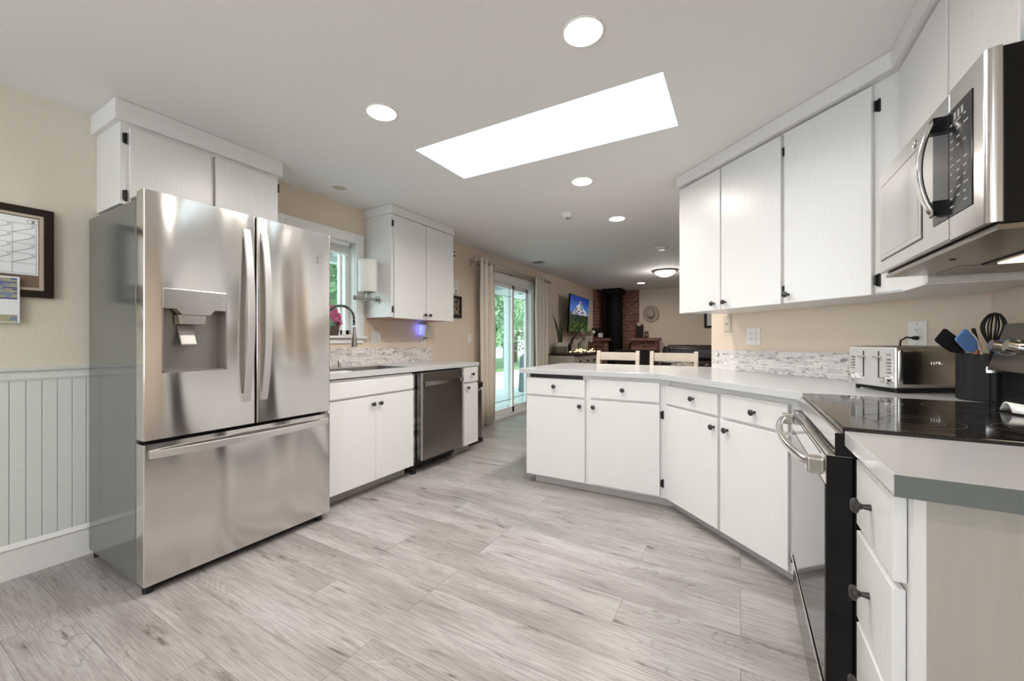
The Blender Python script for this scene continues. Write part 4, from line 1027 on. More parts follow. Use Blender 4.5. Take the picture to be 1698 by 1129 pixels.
# ---- toaster (aligned with the picture of the counter corner)
cy_, sy_ = math.cos(.51849), math.sin(.51849)
tm = Matrix(((cy_, -sy_, 0, .454), (sy_, cy_, 0, 2.493), (0, 0, 1, CT), (0, 0, 0, 1)))   # x: along its side, -y: along its front towards camera
t = thing('toaster', 'four-slot stainless toaster on the corner counter', 'toaster', (.66, 2.46, CT))
LT, WT = .300, .250
mb = MB(tm); mb.box(0, LT, -WT, 0, .018, .200)
M['toast'] = steel('toaster_steel', (0.46, 0.43, 0.40), 0.17, 1.0)
bd = obj('housing', mb, 'toast', t, bevel=.022, seg=5, smooth=True)
fc = obj('front_panel', MB(tm).box(-.004, .012, -WT + .006, -.006, .020, .196), plain('reflection_lit_steel', (0.66, 0.655, 0.65), 0.35, .6), t, bevel=.008, seg=3)  # paler than the housing: the bright kitchen reflection is put into its colour
mb = MB(tm)
for y in (-.088, -.164): mb.box(-.0046, -.0038, y - .003, y + .003, .060, .178)
obj('lever_track', mb, 'black', fc)
for y in (-.088, -.164): obj('lever', MB(tm).box(-.026, -.0046, y - .013, y + .013, .148, .157), 'nickel', fc, bevel=.003)
for y in (-.036, -.212): 
    k_ = obj('browning_knob', MB(tm).lathe([(.020, -.0042), (.020, -.008), (.0165, -.009), (.0155, -.024), (.012, -.026), (.001, -.026)][::-1], (0, y, .052), 'X', 24), 'chrome', fc, smooth=True)
mb = MB(tm)
for k in range(5): mb.box(-.0055, -.0038, -.046, -.020, .092 + k * .013, .100 + k * .013)
for k in range(5): mb.box(-.0055, -.0038, -.226, -.200, .082 + k * .014, .090 + k * .014)
mb.box(-.0055, -.0038, -.226, -.200, .160, .168)
for y in (-.074, -.180):
    for z in (.042, .056): mb.box(-.0055, -.0038, y - .011, y + .011, z, z + .007)
bt = obj('buttons', mb, 'chrome', fc)
mb = MB(tm)
for k in range(5): mb.box(-.0058, -.0054, -.044, -.028, .0945 + k * .013, .0975 + k * .013)
for k in range(5): mb.box(-.0058, -.0054, -.222, -.208, .0845 + k * .014, .0875 + k * .014)
obj('button_lettering', mb, 'ink', bt)
mb = MB(tm)
for y in (-.055, -.105, -.155, -.205): mb.box(.03, LT - .03, y - .012, y + .012, .1995, .2006)
obj('slots', mb, 'black', bd)
Mt = tm @ Matrix.Translation((.165, -WT - .0006, .128)) @ Matrix.Rotation(PI / 2, 4, 'X')
text('side_logo', 'KRUPS', .018, Mt, 'chrome', bd)
mb = MB(tm); mb.box(.02, LT - .02, -WT + .02, -.02, .006, .0178); obj('base', mb, 'black_m', t)
for x in (.02, LT - .03):
    for y in (-.03, -WT + .03): obj('foot', MB(tm).cyl((x, y, 0), (x, y, .0175), .008, n=12), 'rubber', t)
# cord from the outlet to the toaster
pa = loc_of(fw, aw(.752, 2.678), 0, 1.152)
nn = Vector((-.70711, -.70711, 0))
t = thing('power_cord', 'black toaster plug and cord in the wall outlet', 'cord', pa)
obj('plug', MB().cyl(pa + nn * .0088, pa + nn * .034, .011, .008, 12), 'black_m', t, smooth=True)
obj('cable', MB().tube([pa + nn * .034, pa + nn * .045 + Vector((-.015, .015, .004)), pa + nn * .048 + Vector((-.030, .030, -.012)), pa + nn * .045 + Vector((-.034, .034, -.05)), pa + nn * .03 + Vector((-.036, .036, -.12)), pa + nn * .03 + Vector((-.036, .036, -.232))], .004, 8), 'black_m', t, smooth=True)

# ---- utensil crock and tools
KX, KY = .806, 2.190
t = thing('utensil_crock', 'black ribbed utensil crock with silver tag beside toaster', 'crock', (KX, KY, CT))
mb = MB(); n = 96; prof = ((0, .078), (.004, .082), (.168, .082), (.174, .080)); vs = []; fs = []
for z, rad in prof:
    for k in range(n):
        a_ = 2 * PI * k / n; q = rad - (.0016 if (k % 4 < 2 and .003 < z < .17) else 0); vs.append((KX + q * math.cos(a_), KY + q * math.sin(a_), CT + .0005 + z))
for z, rad in ((.174, .074), (.010, .072)):
    for k in range(n): a_ = 2 * PI * k / n; vs.append((KX + rad * math.cos(a_), KY + rad * math.sin(a_), CT + .0005 + z))
for i in range(5):
    for k in range(n): k2 = (k + 1) % n; fs.append((i * n + k, i * n + k2, (i + 1) * n + k2, (i + 1) * n + k))
fs.append(tuple(range(n))[::-1]); fs.append(tuple(range(5 * n, 6 * n)))
mb.add(vs, fs); bw = obj('pot', mb, 'black_m', t)
# tag faces the camera
va = math.atan2(-KY, -KX) + .05
tgM = Matrix.Translation((KX, KY, CT)) @ Matrix.Rotation(va + PI / 2, 4, 'Z')
mb = MB(tgM); vs = []; fs = []; n = 10
for k in range(n + 1):
    a_ = -PI / 2 + (-.05 + k / n) * .80 - .06
    for z in (.108, .130): vs += [(.0828 * math.cos(a_), .0828 * math.sin(a_), z), (.0845 * math.cos(a_), .0845 * math.sin(a_), z)]
for k in range(n):
    b = 4 * k; fs += [(b, b + 4, b + 6, b + 2), (b + 1, b + 3, b + 7, b + 5), (b, b + 1, b + 5, b + 4), (b + 2, b + 6, b + 7, b + 3)]
fs += [(0, 2, 3, 1), (4 * n, 4 * n + 1, 4 * n + 3, 4 * n + 2)]
mb.add(vs, fs); tg = obj('tag', mb, 'nickel', bw)
text('tag_lettering', 'tools', .017, tgM @ Matrix.Translation((.006, -.0850, .119)) @ Matrix.Rotation(PI / 2, 4, 'X'), 'ink_grey', tg)

RC = Vector((cy_, sy_, 0)); RF = Vector((-sy_, cy_, 0)); UP = Vector((0, 0, 1)); KO = Vector((KX, KY, CT))
def K(a_, f_, z): return KO + RC * a_ + RF * f_ + UP * z
def blade(mb, base, tip, wd0, wd1, th, side=RC):
    """flat paddle from base to tip"""
    base, tip = Vector(base), Vector(tip); d_ = (tip - base).normalized(); s_ = (side - d_ * side.dot(d_)).normalized(); nn_ = d_.cross(s_)
    L_ = (tip - base).length
    pr = [(0, wd0 * .5), (.25, wd1 * .45), (.45, wd1 * .5), (.92, wd1 * .5), (1, wd1 * .42)]
    poly = [base + d_ * L_ * u + s_ * w for u, w in pr] + [base + d_ * L_ * u - s_ * w for u, w in reversed(pr)]
    mb.extr([p - nn_ * th / 2 for p in poly], nn_ * th)
t = thing('spatula', 'blue silicone spatula leaning left in the crock', 'spatula', K(-.03, 0, .02))
blade(mbb := MB(), K(-.070, -.020, .188), K(-.138, -.030, .250), .02, .056, .007, (RC + UP * .55))
obj('blade', mbb, 'blue_sil', t, bevel=.002)
obj('handle', MB().tube([K(.0, .0, .015), K(-.071, -.020, .192)], .0065, 10), 'orange_wood', t, smooth=True)
t = thing('spatula', 'black turner behind the blue spatula in the crock', 'spatula', K(-.04, .02, .02))
blade(mbb := MB(), K(-.066, .030, .186), K(-.138, .042, .250), .03, .065, .003, (RC + UP * .6))
obj('blade', mbb, 'black_m', t)
obj('handle', MB().tube([K(-.01, .03, .015), K(-.066, .030, .190)], .006, 10), 'black_m', t, smooth=True)
t = thing('wooden_spoon', 'pale wooden spoon standing in the crock', 'spoon', K(-.02, .03, .02))
obj('bowl', MB().tube([K(.012, .03, .178), K(.004, .032, .200), K(-.006, .036, .225), K(-.018, .040, .248), K(-.026, .042, .258)], [.006, .014, .022, .020, .008], 14, flat=.35), 'cream_wood', t, smooth=True)
obj('handle', MB().tube([K(.02, .01, .015), K(.012, .03, .180)], .005, 10), 'cream_wood', t, smooth=True)
t = thing('tongs', 'black handled tool between spoon and whisk in the crock', 'tool', K(.01, 0, .02))
obj('handle', MB().tube([K(.030, .03, .015), K(.022, .045, .19), K(.008, .055, .272)], [.005, .007, .009], 10, flat=.6), 'black_m', t, smooth=True)
t = thing('ladle', 'black looped utensil handle low in the crock', 'ladle', K(-.0, -.04, .02))
obj('handle', MB().tube([K(.03, -.01, .015), K(-.012, -.05, .185), K(-.030, -.052, .205), K(-.028, -.052, .214), K(-.008, -.05, .196), K(.012, -.045, .176)], .005, 8), 'black_m', t, smooth=True)
t = thing('whisk', 'black balloon whisk upright in the crock', 'whisk', K(.03, 0, .02))
obj('handle', MB().tube([K(.040, .0, .015), K(.014, .0, .20)], .007, 10), 'black_m', t, smooth=True)
for k in range(5):
    a_ = PI * k / 5 + .25; ax = RC * math.cos(a_) + RF * math.sin(a_); pts = []
    for i in range(25):
        u = i / 24; th = 2 * PI * u; rad = .044 * math.sin(PI * min(u, 1 - u) * 2 / 1.0 * .5 * 2 if False else PI * (1 - abs(2 * u - 1)) * .62) / math.sin(PI * .5)
        zz = .19 + .148 * math.sin(PI * .5 * (1 - abs(2 * u - 1)) ** .75)
        s_ = 1 if u < .5 else -1
        q = 1 - abs(2 * u - 1); rad = .045 * math.sin(PI * q ** .8) if q < 1 else 0
        # teardrop: narrow at the handle, wide near the top
        w_ = .031 * (math.sin(PI * q ** 1.35) ** .75 if 0 < q < 1 else 0)
        zz = .19 + .138 * (q ** .85 if q < .8 else .8 ** .85 + (1 - .8 ** .85) * math.sin((q - .8) / .2 * PI / 2))
        pts.append(K(.014, 0, 0) + RC * .012 * q + ax * s_ * w_ + UP * zz)
    obj('wire', MB().tube(pts, .0028, 6), 'black_m', t, smooth=True)

# ---- right drawer base and counter
t = thing('base_cabinet', 'white drawer base with greige end panel in the right foreground', 'cabinet', (.55, 1.1, 0))
f4 = frame(.265, 0, 'R')
EY = .965
obj('body', MB().box(.2655, .915, EY + .020, 1.270, .03, CB - .002), 'white', t)
obj('end_panel', MB().box(.282, .915, EY, EY + .0195, .0, CB - .002), 'grey_panel', t)
obj('corner_stile', MB().box(.2652, .2818, EY, EY + .0196, .0, CB - .002), 'white', t)
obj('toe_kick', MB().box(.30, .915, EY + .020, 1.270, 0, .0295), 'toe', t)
d = slab('drawer', f4, -1.262, -.992, .695, .852, t, [(-1.137, .778)]);
d = slab('drawer', f4, -1.262, -.998, .470, .680, t, [(-1.150, .580)])
d = slab('drawer', f4, -1.262, -.998, .245, .458, t, [(-1.160, .372)])
d = slab('drawer', f4, -1.262, -.998, .040, .233, t, [(-1.160, .150)])
mb = MB(); mb.prism([(.225, .905), (.925, .905), (.925, 1.2755), (.225, 1.2755)], CB, CT)
obj('countertop', mb, 'counter', bevel=.0015, label='short pale grey counter end in the right foreground', cat='countertop')

cr = bpy.data.objects['countertop.002'] if 'countertop.002' in bpy.data.objects else None
obj('end_band', MB().box(.2245, .925, .9020, .9048, CB, CT - .0005), plain('dark_grey_edge_band', (0.135, 0.15, 0.14), 0.5, spec=.2), cr, label='dark grey edge band')
# ================================================================== CEILING FIXTURES
def downlight(x, y, label, power=12.5, r=.073, lit=True, group='recessed ceiling lights'):
    t = thing('recessed_light', label, 'ceiling light', (x, y, CH - .012), group)
    mb = MB(); n = 36
    mb.lathe([(r, -.0045), (r + .002, -.0060), (r + .007, -.0045), (r + .008, -.0005), (r, -.0006)], (x, y, CH), n=n)
    obj('trim_ring', mb, 'plastic_w', t, smooth=True)
    obj('lens', MB().cyl((x, y, CH - .0072), (x, y, CH - .0012), r - .001, n=36), 'lit_warm' if lit else 'plastic_i', t)
    if lit:
        l = bpy.data.lights.new('recessed_light_lamp', 'AREA'); l.shape = 'DISK'; l.size = r * 2; l.energy = power; l.color = (1, .93, .85); l.spread = math.radians(165)
        o = bpy.data.objects.new('recessed_light_lamp', l); C.objects.link(o); o.location = (x, y, CH - .012)
downlight(-.535, 1.50, 'lit recessed ceiling light in front of the skylight, nearest one', group='lit recessed ceiling lights')
downlight(-1.652, 1.502, 'lit recessed ceiling light left of the skylight', group='lit recessed ceiling lights')
downlight(-1.045, 2.905, 'lit recessed ceiling light just beyond the skylight', group='lit recessed ceiling lights', power=13)
downlight(-1.064, 3.965, 'lit recessed ceiling light over the peninsula', group='lit recessed ceiling lights', power=17)
downlight(-1.817, 8.66, 'small warm recessed light in the far living room ceiling', power=7, group='lit recessed ceiling lights')
downlight(-2.747, 2.07, 'unlit cream recessed light near the sink window', lit=False, r=.052)
downlight(-.6, -.9, 'added unseen ceiling fill light behind the camera', power=11, group='added fill lights behind')  # unseen lamp added to brighten the kitchen from behind
downlight(-2.0, -.9, 'added unseen ceiling fill light behind the camera', power=11, group='added fill lights behind')  # second unseen lamp added for fill from behind
downlight(.7, 5.6, 'added unseen fill light on the right side of the living room', power=14, group='added living room fill lights')  # unseen lamp added to brighten the living room
downlight(.7, 8.0, 'added unseen fill light on the right side of the living room', power=14, group='added living room fill lights')  # another unseen lamp added as living room fill
t = thing('smoke_detector', 'round white smoke detector on the ceiling past the skylight', 'smoke detector', (-1.44, 3.597, CH - .03))
mb = MB(); mb.lathe([(.02, -.036), (.035, -.034), (.052, -.022), (.055, -.012), (.066, -.010), (.068, -.0005)], (-1.44, 3.597, CH), n=30); obj('housing', mb, 'plastic_w', t, smooth=True)
obj('sensor_cap', MB().cyl((-1.44, 3.597, CH - .0425), (-1.44, 3.597, CH - .0362), .018), 'pipe', t)
t = thing('smoke_detector', 'round detector on the ceiling near the dome light', 'smoke detector', (-.823, 5.52, CH - .03))
mb = MB(); mb.lathe([(.03, -.030), (.06, -.026), (.085, -.008), (.087, -.0005)], (-.90, 5.50, CH), n=30); obj('housing', mb, 'plastic_w', t, smooth=True)
t = thing('ceiling_vent', 'small dark slotted vent in the ceiling near the slider', 'vent', (-2.70, 5.55, CH - .01))
obj('frame', MB().box(-2.80, -2.60, 5.46, 5.64, CH - .009, CH - .0005), 'plastic_w', t, bevel=.003)
mb = MB()
for i in range(5): mb.box(-2.785, -2.615, 5.475 + i * .032, 5.475 + i * .032 + .020, CH - .0100, CH - .0088)
obj('slots', mb, 'black', t)
t = thing('dome_light', 'frosted glass dome ceiling light glowing white in living room', 'ceiling light', (-1.13, 7.3, CH - .1))
mb = MB(); mb.lathe([(.19, -.032), (.205, -.030), (.215, -.012), (.205, -.0005)], (-1.13, 7.3, CH), n=36); obj('rim', mb, 'nickel', t, smooth=True)
mb = MB(); mb.lathe([(.001, -.115), (.05, -.110), (.10, -.093), (.145, -.065), (.17, -.040), (.172, -.0325)], (-1.13, 7.3, CH), n=36); obj('glass_dome', mb, 'lit_cool', t, smooth=True)
l = bpy.data.lights.new('dome_lamp', 'POINT'); l.energy = 9; l.color = (1, .95, .9); l.shadow_soft_size = .15
o = bpy.data.objects.new('dome_lamp', l); C.objects.link(o); o.location = (-1.13, 7.3, CH - .28)

# ================================================================== CURTAINS
def rod(x, y0, y1, z, label, fin=True, bracket=(4.17, 6.4)):
    t = thing('curtain_rod', label, 'curtain rod', (x, (y0 + y1) / 2, z))
    obj('rod', MB().cyl((x, y0, z), (x, y1, z), .011, n=12), 'nickel', t, smooth=True)
    if fin:
        for y, s_ in ((y0, -1), (y1, 1)): obj('finial', MB().ball((x, y + s_ * .02, z), .026, 8), 'nickel', t, smooth=True)
    for y in bracket: obj('bracket', MB().box(LX + .0005, x + .005, y - .006, y + .006, z - .012, z + .012).box(LX + .0005, LX + .008, y - .012, y + .012, z - .05, z + .03), 'nickel', t)
rod(-2.925, 4.20, 6.46, 2.165, 'front nickel curtain rod over the sliding door', bracket=(4.24, 6.44))
rod(-2.985, 4.32, 6.05, 2.135, 'rear thinner curtain rod close to the wall', fin=False, bracket=(5.28,))
def curtain(y0, y1, x, label, folds, ph=0):
    t = thing('curtain', label, 'curtain', (x, (y0 + y1) / 2, 0), 'curtains at the sliding door')
    n = folds * 12; vs = []; fs = []; zs = [.03, .5, 1.1, 1.7, 2.10, 2.21]
    for z in zs:
        am = .034 if z < 2.0 else .026
        for i in range(n + 1):
            u = i / n; y = y0 + (y1 - y0) * u + .010 * math.sin(7 * u + z); vs.append((x + am * math.sin(2 * PI * folds * u + ph) + .01 * math.sin(3 * z + 5 * u), y, z))
    m_ = n + 1
    for k in range(len(zs) - 1):
        for i in range(n): fs.append((k * m_ + i, k * m_ + i + 1, (k + 1) * m_ + i + 1, (k + 1) * m_ + i))
    o = obj('cloth', MB().add(vs, fs), 'curtain', t, smooth=True); s_ = o.modifiers.new('thick', 'SOLIDIFY'); s_.thickness = .003
    mb = MB()
    for i in range(folds * 2):
        u = (i + .5) / (folds * 2); y = y0 + (y1 - y0) * u; ring = [(x + .0, y + .002 * 0, 2.165)]
        pts = [(x - .004 + 0, y + .0, 2.165 + .0)]; mb.tube([(x + .020 * math.cos(2 * PI * k / 12), y, 2.165 + .020 * math.sin(2 * PI * k / 12)) for k in range(13)], .003, 5)
    obj('grommets', mb, 'nickel', t)
curtain(4.29, 4.66, -2.925, 'cream curtain gathered at the left of the sliding door', 3)
curtain(5.90, 6.40, -2.925, 'cream curtain gathered at the right of the sliding door', 4)

# ================================================================== STOOLS
def stool(x0, x1, y, label):
    t = thing('bar_stool', label, 'bar stool', ((x0 + x1) / 2, y - .2, 0), 'stools behind the peninsula')
    W_ = x1 - x0
    for x in (x0, x1 - .038):
        mb = MB(); mb.extr([(x, y + .055, 0), (x, y + .09, 0), (x, y + .035, .62), (x, y + .035, .66), (x, y + .075, 1.032), (x, y + .045, 1.035), (x, y, .66), (x, y, .62)], (.038, 0, 0)); obj('rear_leg', mb, 'stool', t, bevel=.004)
        obj('front_leg', MB().box(x, x + .038, y - .36, y - .322, 0, .60), 'stool', t, bevel=.003)
    mb = MB(); n = 10; pts = []
    for i in range(n + 1):
        u = i / n; pts.append((x0 + .036 + (W_ - .072) * u, y + .050 + .022 * math.sin(PI * u)))
    mb.extr([(a_, b_, .935) for a_, b_ in pts] + [(a_, b_ + .018, .935) for a_, b_ in reversed(pts)], (0, 0, .082)); obj('top_rail', mb, 'stool', t, bevel=.003)
    mb = MB(); mb.extr([(a_, b_ - .02, .76) for a_, b_ in pts] + [(a_, b_ - .002, .76) for a_, b_ in reversed(pts)], (0, 0, .05)); obj('lower_rail', mb, 'stool', t, bevel=.003)
    obj('seat', MB().box(x0 - .005, x1 + .005, y - .37, y + .035, .60, .635), 'dark_wood', t, bevel=.008)
    for z in (.2, .35): obj('stretcher', MB().box(x0 + .038, x1 - .038, y - .35, y - .33, z, z + .03), 'stool', t)
    obj('stretcher', MB().box(x0 + .038, x1 - .038, y + .045, y + .062, .25, .28), 'stool', t)
stool(-1.328, -.885, 4.10, 'cream wooden stool, left of two behind the peninsula')
stool(-.785, -.345, 4.10, 'cream wooden stool, right of two behind the peninsula')

# ================================================================== LIVING ROOM
# console cabinet
t = thing('console_cabinet', 'weathered grey console cabinet with black top below television', 'cabinet', (-2.73, 7.1, 0))
obj('body', MB().box(LX + .02, -2.46, 6.46, 8.05, .08, .875), 'greyshade', t, bevel=.003)
obj('top', MB().box(LX + .015, -2.43, 6.435, 8.08, .8755, .905), 'dark_wood', t, bevel=.004)
obj('plinth', MB().box(LX + .04, -2.50, 6.48, 8.03, 0, .0795), 'dark_wood', t)
mb = MB()
for i in range(9): mb.box(LX + .06 + i * .058, LX + .112 + i * .058, 6.4545, 6.4595, .14, .82)
mb.box(LX + .02, -2.46, 6.452, 6.4595, .83, .874); mb.box(LX + .02, -2.46, 6.452, 6.4595, .08, .13)
obj('end_boards', mb, 'greyshade', t)
f5 = frame(-2.46, 0, 'L')
for i in range(4):
    a0 = 6.50 + i * .385
    q = obj('drawer', MB(f5).box(a0, a0 + .355, -.014, -.0005, .70, .85), 'greyshade', t, bevel=.004); mb = MB(f5); mb.ball((a0 + .178, -.030, .775), .020, 6, (1, 1, 1)); mb.lathe([(.008, -.014), (.006, -.03)][::-1], (a0 + .178, 0, .775), 'Y', 8); obj('knob', mb, 'black', q, smooth=True)
    obj('door', MB(f5).box(a0, a0 + .355, -.014, -.0005, .11, .68), 'greyshade', t, bevel=.004)
# television
t = thing('television', 'wall-mounted television showing snowy mountain and green meadow', 'television', (-2.86, 7.8, 1.30))
TR = Matrix.Translation((-2.86, 7.80, 1.665)) @ Matrix.Rotation(.06, 4, 'Z') @ Matrix.Rotation(math.radians(3), 4, 'Y')
obj('bezel', MB(TR).box(-.03, .0, -.66, .66, -.37, .37), 'black_gloss', t, bevel=.004)
obj('screen', MB(TR).box(.0005, .002, -.645, .645, -.352, .358), 'screen', t)
obj('wall_mount', MB().box(LX + .001, LX + .02, 7.6, 8.0, 1.5, 1.8).box(LX + .02, -2.90, 7.76, 7.84, 1.62, 1.68), 'black', t)
# things on the console
ZC = .9055
t = thing('planter', 'two-tone white and grey planter with snake plant by curtain', 'plant', (-2.80, 6.50, ZC))
mb = MB(); mb.lathe([(.10, 0), (.118, .02), (.130, .13)], (-2.78, 6.62, ZC), n=28); obj('pot_lower', mb, 'pot_grey', t, smooth=True)
mb = MB(); mb.lathe([(.131, .1305), (.135, .20), (.122, .20), (.118, .14)], (-2.78, 6.62, ZC), n=28); obj('pot_upper', mb, 'pot_white', t, smooth=True)
obj('soil', MB().cyl((-2.78, 6.62, ZC + .10), (-2.78, 6.62, ZC + .185), .115, n=24), 'soil_pot', t)
for k, (dx, dy, h_, ln) in enumerate(((-.03, -.10, .44, .10), (.02, -.02, .36, .02), (.04, .02, .42, -.02), (-.04, .05, .30, .04), (.0, -.06, .25, .09), (.05, -.04, .33, -.06), (-.02, .02, .38, -.03))):
    b0 = Vector((-2.78 + dx * .5, 6.62 + dy * .3, ZC + .18)); vs = []; fs = []; n = 10
    for i in range(n + 1):
        u = i / n; w_ = .022 * math.sin(PI * (.25 + .72 * u)) * (1 - u ** 6) + .0008; c_ = b0 + Vector((dx * u * .8 - ln * u * u * .9, -ln * u * u * .6, h_ * 1.25 * u)); s_ = Vector((math.cos(k), math.sin(k) * .8, 0))
        vs += [tuple(c_ - s_ * w_), tuple(c_ + s_ * w_)]
    for i in range(n): fs.append((2 * i, 2 * i + 1, 2 * i + 3, 2 * i + 2))
    o = obj('leaf', MB().add(vs, fs), 'leaf', t, smooth=True); s_ = o.modifiers.new('thick', 'SOLIDIFY'); s_.thickness = .004
obj('storage_box', MB().box(-2.98, -2.80, 6.80, 7.02, ZC, ZC + .20), 'pot_white', bevel=.004, label='plain white square box behind the planter on the console', cat='box')
t = thing('picture_frame', 'dark photo frame standing behind the fairy lights', 'photo frame', (-2.86, 7.22, ZC))
mb = MB(); mb.box(-2.96, -2.945, 7.14, 7.44, ZC + .001, ZC + .17); obj('frame', mb, 'black', t, bevel=.002)
obj('photo', MB().box(-2.9448, -2.943, 7.24, 7.31, ZC + .03, ZC + .15), 'jar', t)
t = thing('arched_lamp', 'black curved arched stand on the console', 'ornament', (-2.80, 7.15, ZC))
obj('stand', MB().tube([(-2.80, 7.10, ZC + .015), (-2.79, 7.11, ZC + .15), (-2.76, 7.16, ZC + .27), (-2.72, 7.26, ZC + .355)], [.022, .022, .02, .014], 10), 'black_m', t, smooth=True)
obj('base', MB().cyl((-2.80, 7.10, ZC + .0005), (-2.80, 7.10, ZC + .014), .06), 'black_m', t)
t = thing('jug', 'speckled stoneware jug of dried flowers on the console', 'vase', (-2.72, 7.75, ZC))
mb = MB(); mb.lathe([(.07, 0), (.095, .03), (.105, .12), (.095, .18), (.065, .205), (.065, .23), (.055, .23), (.055, .2)], (-2.76, 7.70, ZC + .0005), n=26); obj('pot', mb, 'jar', t, smooth=True)
mb = MB(); random.seed(21)
for k in range(26):
    a_ = random.uniform(0, 2 * PI); ro = random.uniform(.05, .2); h_ = random.uniform(.05, .22)
    e_ = (-2.76 + ro * math.cos(a_), 7.70 + ro * 1.3 * math.sin(a_), ZC + .21 + h_); mb.tube([(-2.76, 7.70, ZC + .2), (-2.76 + ro * .4 * math.cos(a_), 7.70 + ro * .4 * math.sin(a_), ZC + .21 + h_ * .7), e_], .002, 4)
    for q in range(5): blossom(mb, (e_[0] + random.uniform(-.02, .02), e_[1] + random.uniform(-.02, .02), e_[2] + random.uniform(-.03, .02)), .018, (random.uniform(-1, 1), random.uniform(-1, 0), 1), 4)
obj('dried_stems', mb, 'dry', t)
mb = MB()
for k in range(8): blossom(mb, (-2.74 + random.uniform(-.05, .12), 7.80 + random.uniform(-.05, .22), ZC + .27 + random.uniform(-.06, .16)), .042, (1, -1, random.uniform(-.3, .8)))
obj('white_blossoms', mb, 'petal_w', t)
# string of fairy lights heaped on the console: wire with countable bulbs
t = thing('fairy_lights', 'heap of warm glowing fairy lights on the console top', 'string lights', (-2.6, 6.95, ZC))
random.seed(4); pts = []
for k in range(70):
    u = k / 69; pts.append(Vector((-2.60 + random.uniform(-.12, .12), 6.86 + .92 * u + random.uniform(-.07, .07), ZC + .012 + abs(random.gauss(0, .028)) * (1.2 - abs(u - .5)))))
obj('wire', MB().tube(pts, .0022, 4), 'pipe', t)
for p in pts[:60]: obj('bulb', MB().ball(tuple(p + Vector((0, 0, .008))), random.uniform(.007, .0105), 5), 'fairy', t, smooth=True)

# corner fireplace
t = thing('fireplace', 'red brick corner fireplace surround with black stove and flue', 'fireplace', (-2.6, 9.4, 0))
obj('side_masonry', MB().box(LX + .001, LX + .10, 9.20, FY - .001, 0, CH - .001), 'brick', t)
obj('back_masonry', MB().box(LX + .1005, -2.115, FY - .10, FY - .001, 0, CH - .001), 'brick', t)
obj('left_wing', MB().box(LX + .1005, -2.66, 8.85, 9.18, 0, 1.135).box(LX + .001, LX + .1, 8.85, 9.198, 0, 1.135), 'brick', t)
obj('mantel', MB().box(LX + .105, -2.61, 8.80, 9.195, 1.1355, 1.19), 'brick', t)
obj('right_wing', MB().box(-2.20, -1.640, 9.45, FY - .1005, 0, 1.135), 'brick', t)
obj('mantel', MB().box(-2.26, -1.590, 9.38, FY - .1005, 1.1355, 1.20), 'brick', t)
obj('hearth', MB().prism([(LX + .105, 9.20), (-2.9, 8.85 + .37), (-2.25, 9.30), (-2.205, FY - .105), (LX + .105, FY - .105)], 0, .35), 'brick', t)
mb = MB(); mb.cyl((-2.60, 9.42, .88), (-2.60, 9.42, CH - .06), .20, n=28); st = obj('stove_pipe', mb, 'soot', t, smooth=True)
mb = MB(); mb.prism([(-2.81, 9.21), (-2.39, 9.21), (-2.39, 9.63), (-2.81, 9.63)], CH - .12, CH - .0015); obj('ceiling_collar', mb, 'soot', t)
mb = MB(Matrix.Translation((-2.60, 9.42, 0)) @ Matrix.Rotation(PI / 4, 4, 'Z')); mb.box(-.27, .27, -.24, .24, .42, .88); mb.box(-.25, -.20, -.2, -.15, .35, .42); mb.box(.20, .25, -.2, -.15, .35, .42); mb.box(-.25, -.20, .15, .2, .35, .42); mb.box(.20, .25, .15, .2, .35, .42)
sv = obj('stove', mb, 'soot', t, bevel=.01)
obj('stove_door', MB(Matrix.Translation((-2.60, 9.42, 0)) @ Matrix.Rotation(PI / 4, 4, 'Z')).box(-.19, .19, -.252, -.2405, .50, .80), 'black_gloss', sv, bevel=.004)
# things on the mantels
t = thing('mantel_clock', 'dark wooden clock box on the right brick mantel', 'clock', (-2.0, 9.6, 1.2))
obj('case', MB().box(-2.105, -1.955, 9.48, 9.60, 1.2005, 1.50), 'dark_wood', t, bevel=.004)
obj('scroll_top', MB().cyl((-2.03, 9.47, 1.515), (-2.03, 9.61, 1.515), .045, n=18), 'hat', t, smooth=True)
t = thing('photo_frame', 'small dark photo frame beside the clock on brick mantel', 'photo frame', (-1.86, 9.55, 1.2))
obj('frame', MB().box(-1.925, -1.835, 9.52, 9.535, 1.2005, 1.345), 'dark_wood', t, bevel=.002)
obj('photo', MB().box(-1.910, -1.850, 9.5185, 9.5198, 1.22, 1.325), 'corks', t)
t = thing('mantel_decoration', 'small dark candle sconce with white card on left mantel', 'ornament', (-2.8, 9.0, 1.19))
obj('base', MB().box(-2.84, -2.70, 8.93, 8.96, 1.1905, 1.33), 'black_m', t)
obj('card', MB().box(-2.825, -2.725, 8.9285, 8.9298, 1.21, 1.31), 'paper', t)
mb = MB()
for k in range(9): a_ = k * .7; mb.tube([(-2.90, 8.98, 1.20), (-2.90 + .05 * math.cos(a_), 8.98 + .03 * math.sin(a_), 1.33), (-2.90 + .09 * math.cos(a_), 8.98 + .05 * math.sin(a_), 1.40 + .03 * math.sin(3 * a_))], [.008, .012, .02], 6)
obj('dark_sprigs', mb, 'soot', t, smooth=True)
